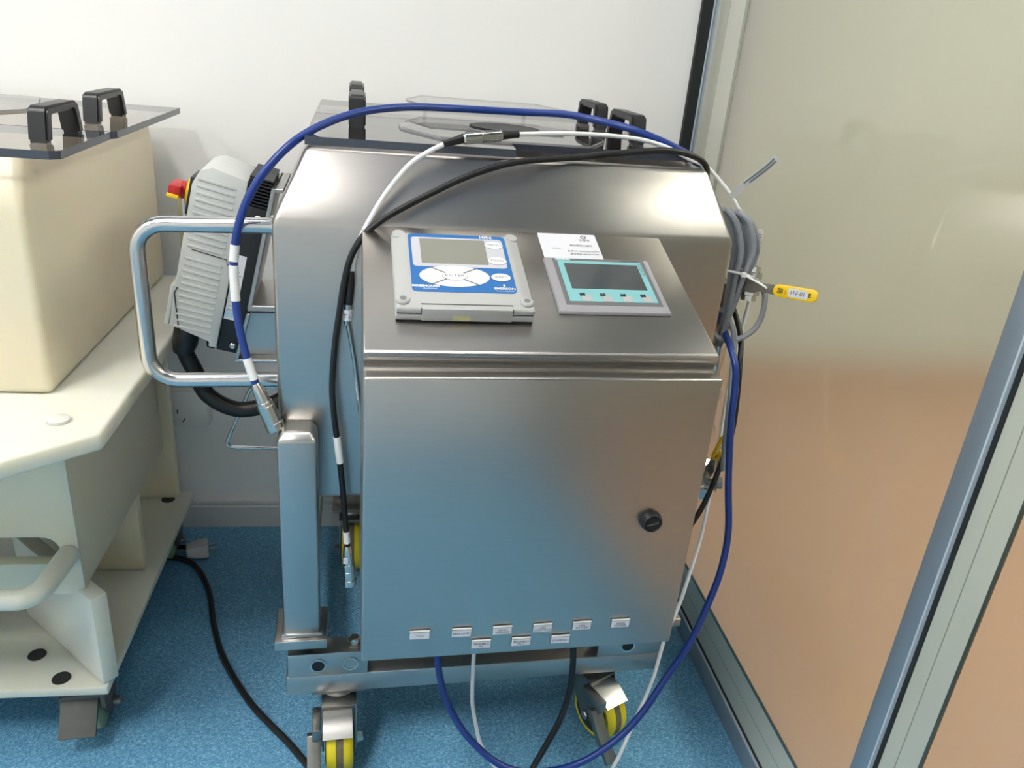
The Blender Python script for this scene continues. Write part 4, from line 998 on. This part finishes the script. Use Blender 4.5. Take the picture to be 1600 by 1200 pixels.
# casters
def tcaster(x, y, yaw=0.0):
    c, s = math.cos(yaw), math.sin(yaw)
    def xf(p): return (x+p[0]*c-p[1]*s, y+p[0]*s+p[1]*c, p[2])
    f = B(xf)
    f.box(-0.040, 0.040, -0.035, 0.045, 0.110, 0.1178, 0.001)
    f.lathe([(0, 0.03), (0.012, 0.028)], (0, 0.005, 0.098), (0, 0, 1), 20)
    for a in (-1, 1):
        f.prism([(-0.040, 0.098), (0.040, 0.098), (0.036, 0.07), (0.012, 0.030), (-0.012, 0.030), (-0.040, 0.068)], 0, 0.008, bev=0.002, tf=lambda p, a=a: (a*(0.026+p[2]), p[0], p[1]))
    f.box(-0.028, 0.028, -0.04, 0.04, 0.090, 0.0985, 0.002)
    fk = obj('caster', f, CAST_G, tk)
    obj('wheel', B(xf).lathe([(-0.022, 0.034), (-0.020, 0.0415), (0.020, 0.0415), (0.022, 0.034)], (0, 0.002, 0.0417), (1, 0, 0), 32), GREENW, fk)
    obj('brake_pedal', B(xf).prism([(-0.034, 0.094), (-0.030, 0.086), (-0.052, 0.062), (-0.074, 0.043), (-0.078, 0.048), (-0.056, 0.070)], -0.031, 0.024, bev=0.002, tf=lambda p: (p[2], p[0], p[1])), CAST_G, fk)
    obj('axle_bolt', B(xf).lathe([(0.0342, 0.008), (0.044, 0.008), (0.046, 0.006)], (0, 0.002, 0.0417), (1, 0, 0), 12), DARKSTEEL, fk)
tcaster(-0.452, 0.305, 0.10)
tcaster(-0.455, 0.775, 0.0)
tcaster(-0.92, 0.305, 0.0)
tcaster(-0.92, 0.775, 0.0)
# its lids
TZ0, TZ1 = 0.9390, 0.9490
l1 = thing('lid_sheet', 'smoked acrylic lid on the cream tank, nearer half with one black handle', 'lid', (-0.7, 0.36, TZ0), 'smoked acrylic half lids')
sheetobj('acrylic_sheet', [(-0.369, 0.457), (-0.366, 0.268), (-0.376, 0.258), (-0.98, 0.258), (-0.98, 0.457)], TZ0, TZ1, (ACR, ACR_E), l1, I)
bridge_handle(-0.4085, 0.315, 0.440, TZ1, l1, I)
l2 = thing('lid_sheet', 'smoked acrylic lid on the cream tank, farther half against the wall', 'lid', (-0.7, 0.65, TZ0), 'smoked acrylic half lids')
sheetobj('acrylic_sheet', [(-0.368, 0.850), (-0.364, 0.472), (-0.369, 0.461), (-0.98, 0.461), (-0.98, 0.850)], TZ0, TZ1, (ACR, ACR_E), l2, I)
bridge_handle(-0.4180, 0.532, 0.668, TZ1, l2, I)
oc3 = thing('hatch_cover', 'clear hexagonal hatch cover on the far lid of the cream tank', 'cover', (-0.7, 0.66, TZ1))
sheetobj('cover_sheet', [(-0.98, 0.52), (-0.60, 0.52), (-0.548, 0.63), (-0.548, 0.68), (-0.60, 0.83), (-0.98, 0.83)], TZ1+0.0004, TZ1+0.0034, (ACR_C, ACR_CE), oc3, I)

# ------------------------------------------------------------------ floor cable and plug
fc = thing('floor_cable', 'black power cable lying on the blue floor from the cream tank to the trolley', 'cable', (-0.37, 0.75, 0))
cp = spline([(-0.70, 0.62, 0.006), (-0.56, 0.745, 0.006), (-0.4635, 0.7624, 0.006), (-0.3906, 0.7376, 0.006), (-0.3386, 0.6481, 0.006), (-0.3019, 0.5283, 0.006), (-0.2669, 0.4389, 0.006), (-0.2104, 0.3414, 0.006), (-0.1634, 0.2814, 0.006), (-0.1263, 0.2387, 0.006), (-0.085, 0.185, 0.006), (-0.035, 0.125, 0.006), (0.03, 0.04, 0.006), (0.06, -0.10, 0.006)], 8)
obj('cord_jacket', B().tube(cp, 0.0058, 10), BLACK_R, fc)
cp2 = spline([(-0.60, 0.85, 0.006), (-0.52, 0.835, 0.006), (-0.4827, 0.8109, 0.007), (-0.435, 0.792, 0.012), (-0.405, 0.778, 0.018)], 6)
pl2 = thing('mains_plug', 'pale grey mains plug lying on its side on the blue floor', 'plug', (-0.385, 0.772, 0))
obj('plug_cord', B().tube(cp2, 0.0052, 10), BLACK_R, pl2)
def pf(p):
    a = 0.25
    return (-0.385+p[0]*math.cos(a)-p[1]*math.sin(a), 0.772+p[0]*math.sin(a)+p[1]*math.cos(a), 0.018+p[2])
pb2 = B(pf); loft(pb2, [[(-0.024, -0.012, -0.012), (-0.024, 0.012, -0.012), (-0.024, 0.012, 0.012), (-0.024, -0.012, 0.012)], [(0.0, -0.018, -0.016), (0.0, 0.018, -0.016), (0.0, 0.018, 0.016), (0.0, -0.018, 0.016)], [(0.022, -0.018, -0.016), (0.022, 0.018, -0.016), (0.022, 0.018, 0.016), (0.022, -0.018, 0.016)]], bev=0.004, capt=True)
obj('plug_body', pb2, mat('pale_grey_plastic', (196, 196, 196), 0.45, 0, 0.03, 60), pl2)
for dy in (-0.008, 0.008):
    obj('plug_pin', B(pf).box(0.0221, 0.040, dy-0.0012, dy+0.0012, -0.004, 0.004), CHROME, pl2)

for o in bpy.data.objects:
    if '_r' in o: del o['_r']
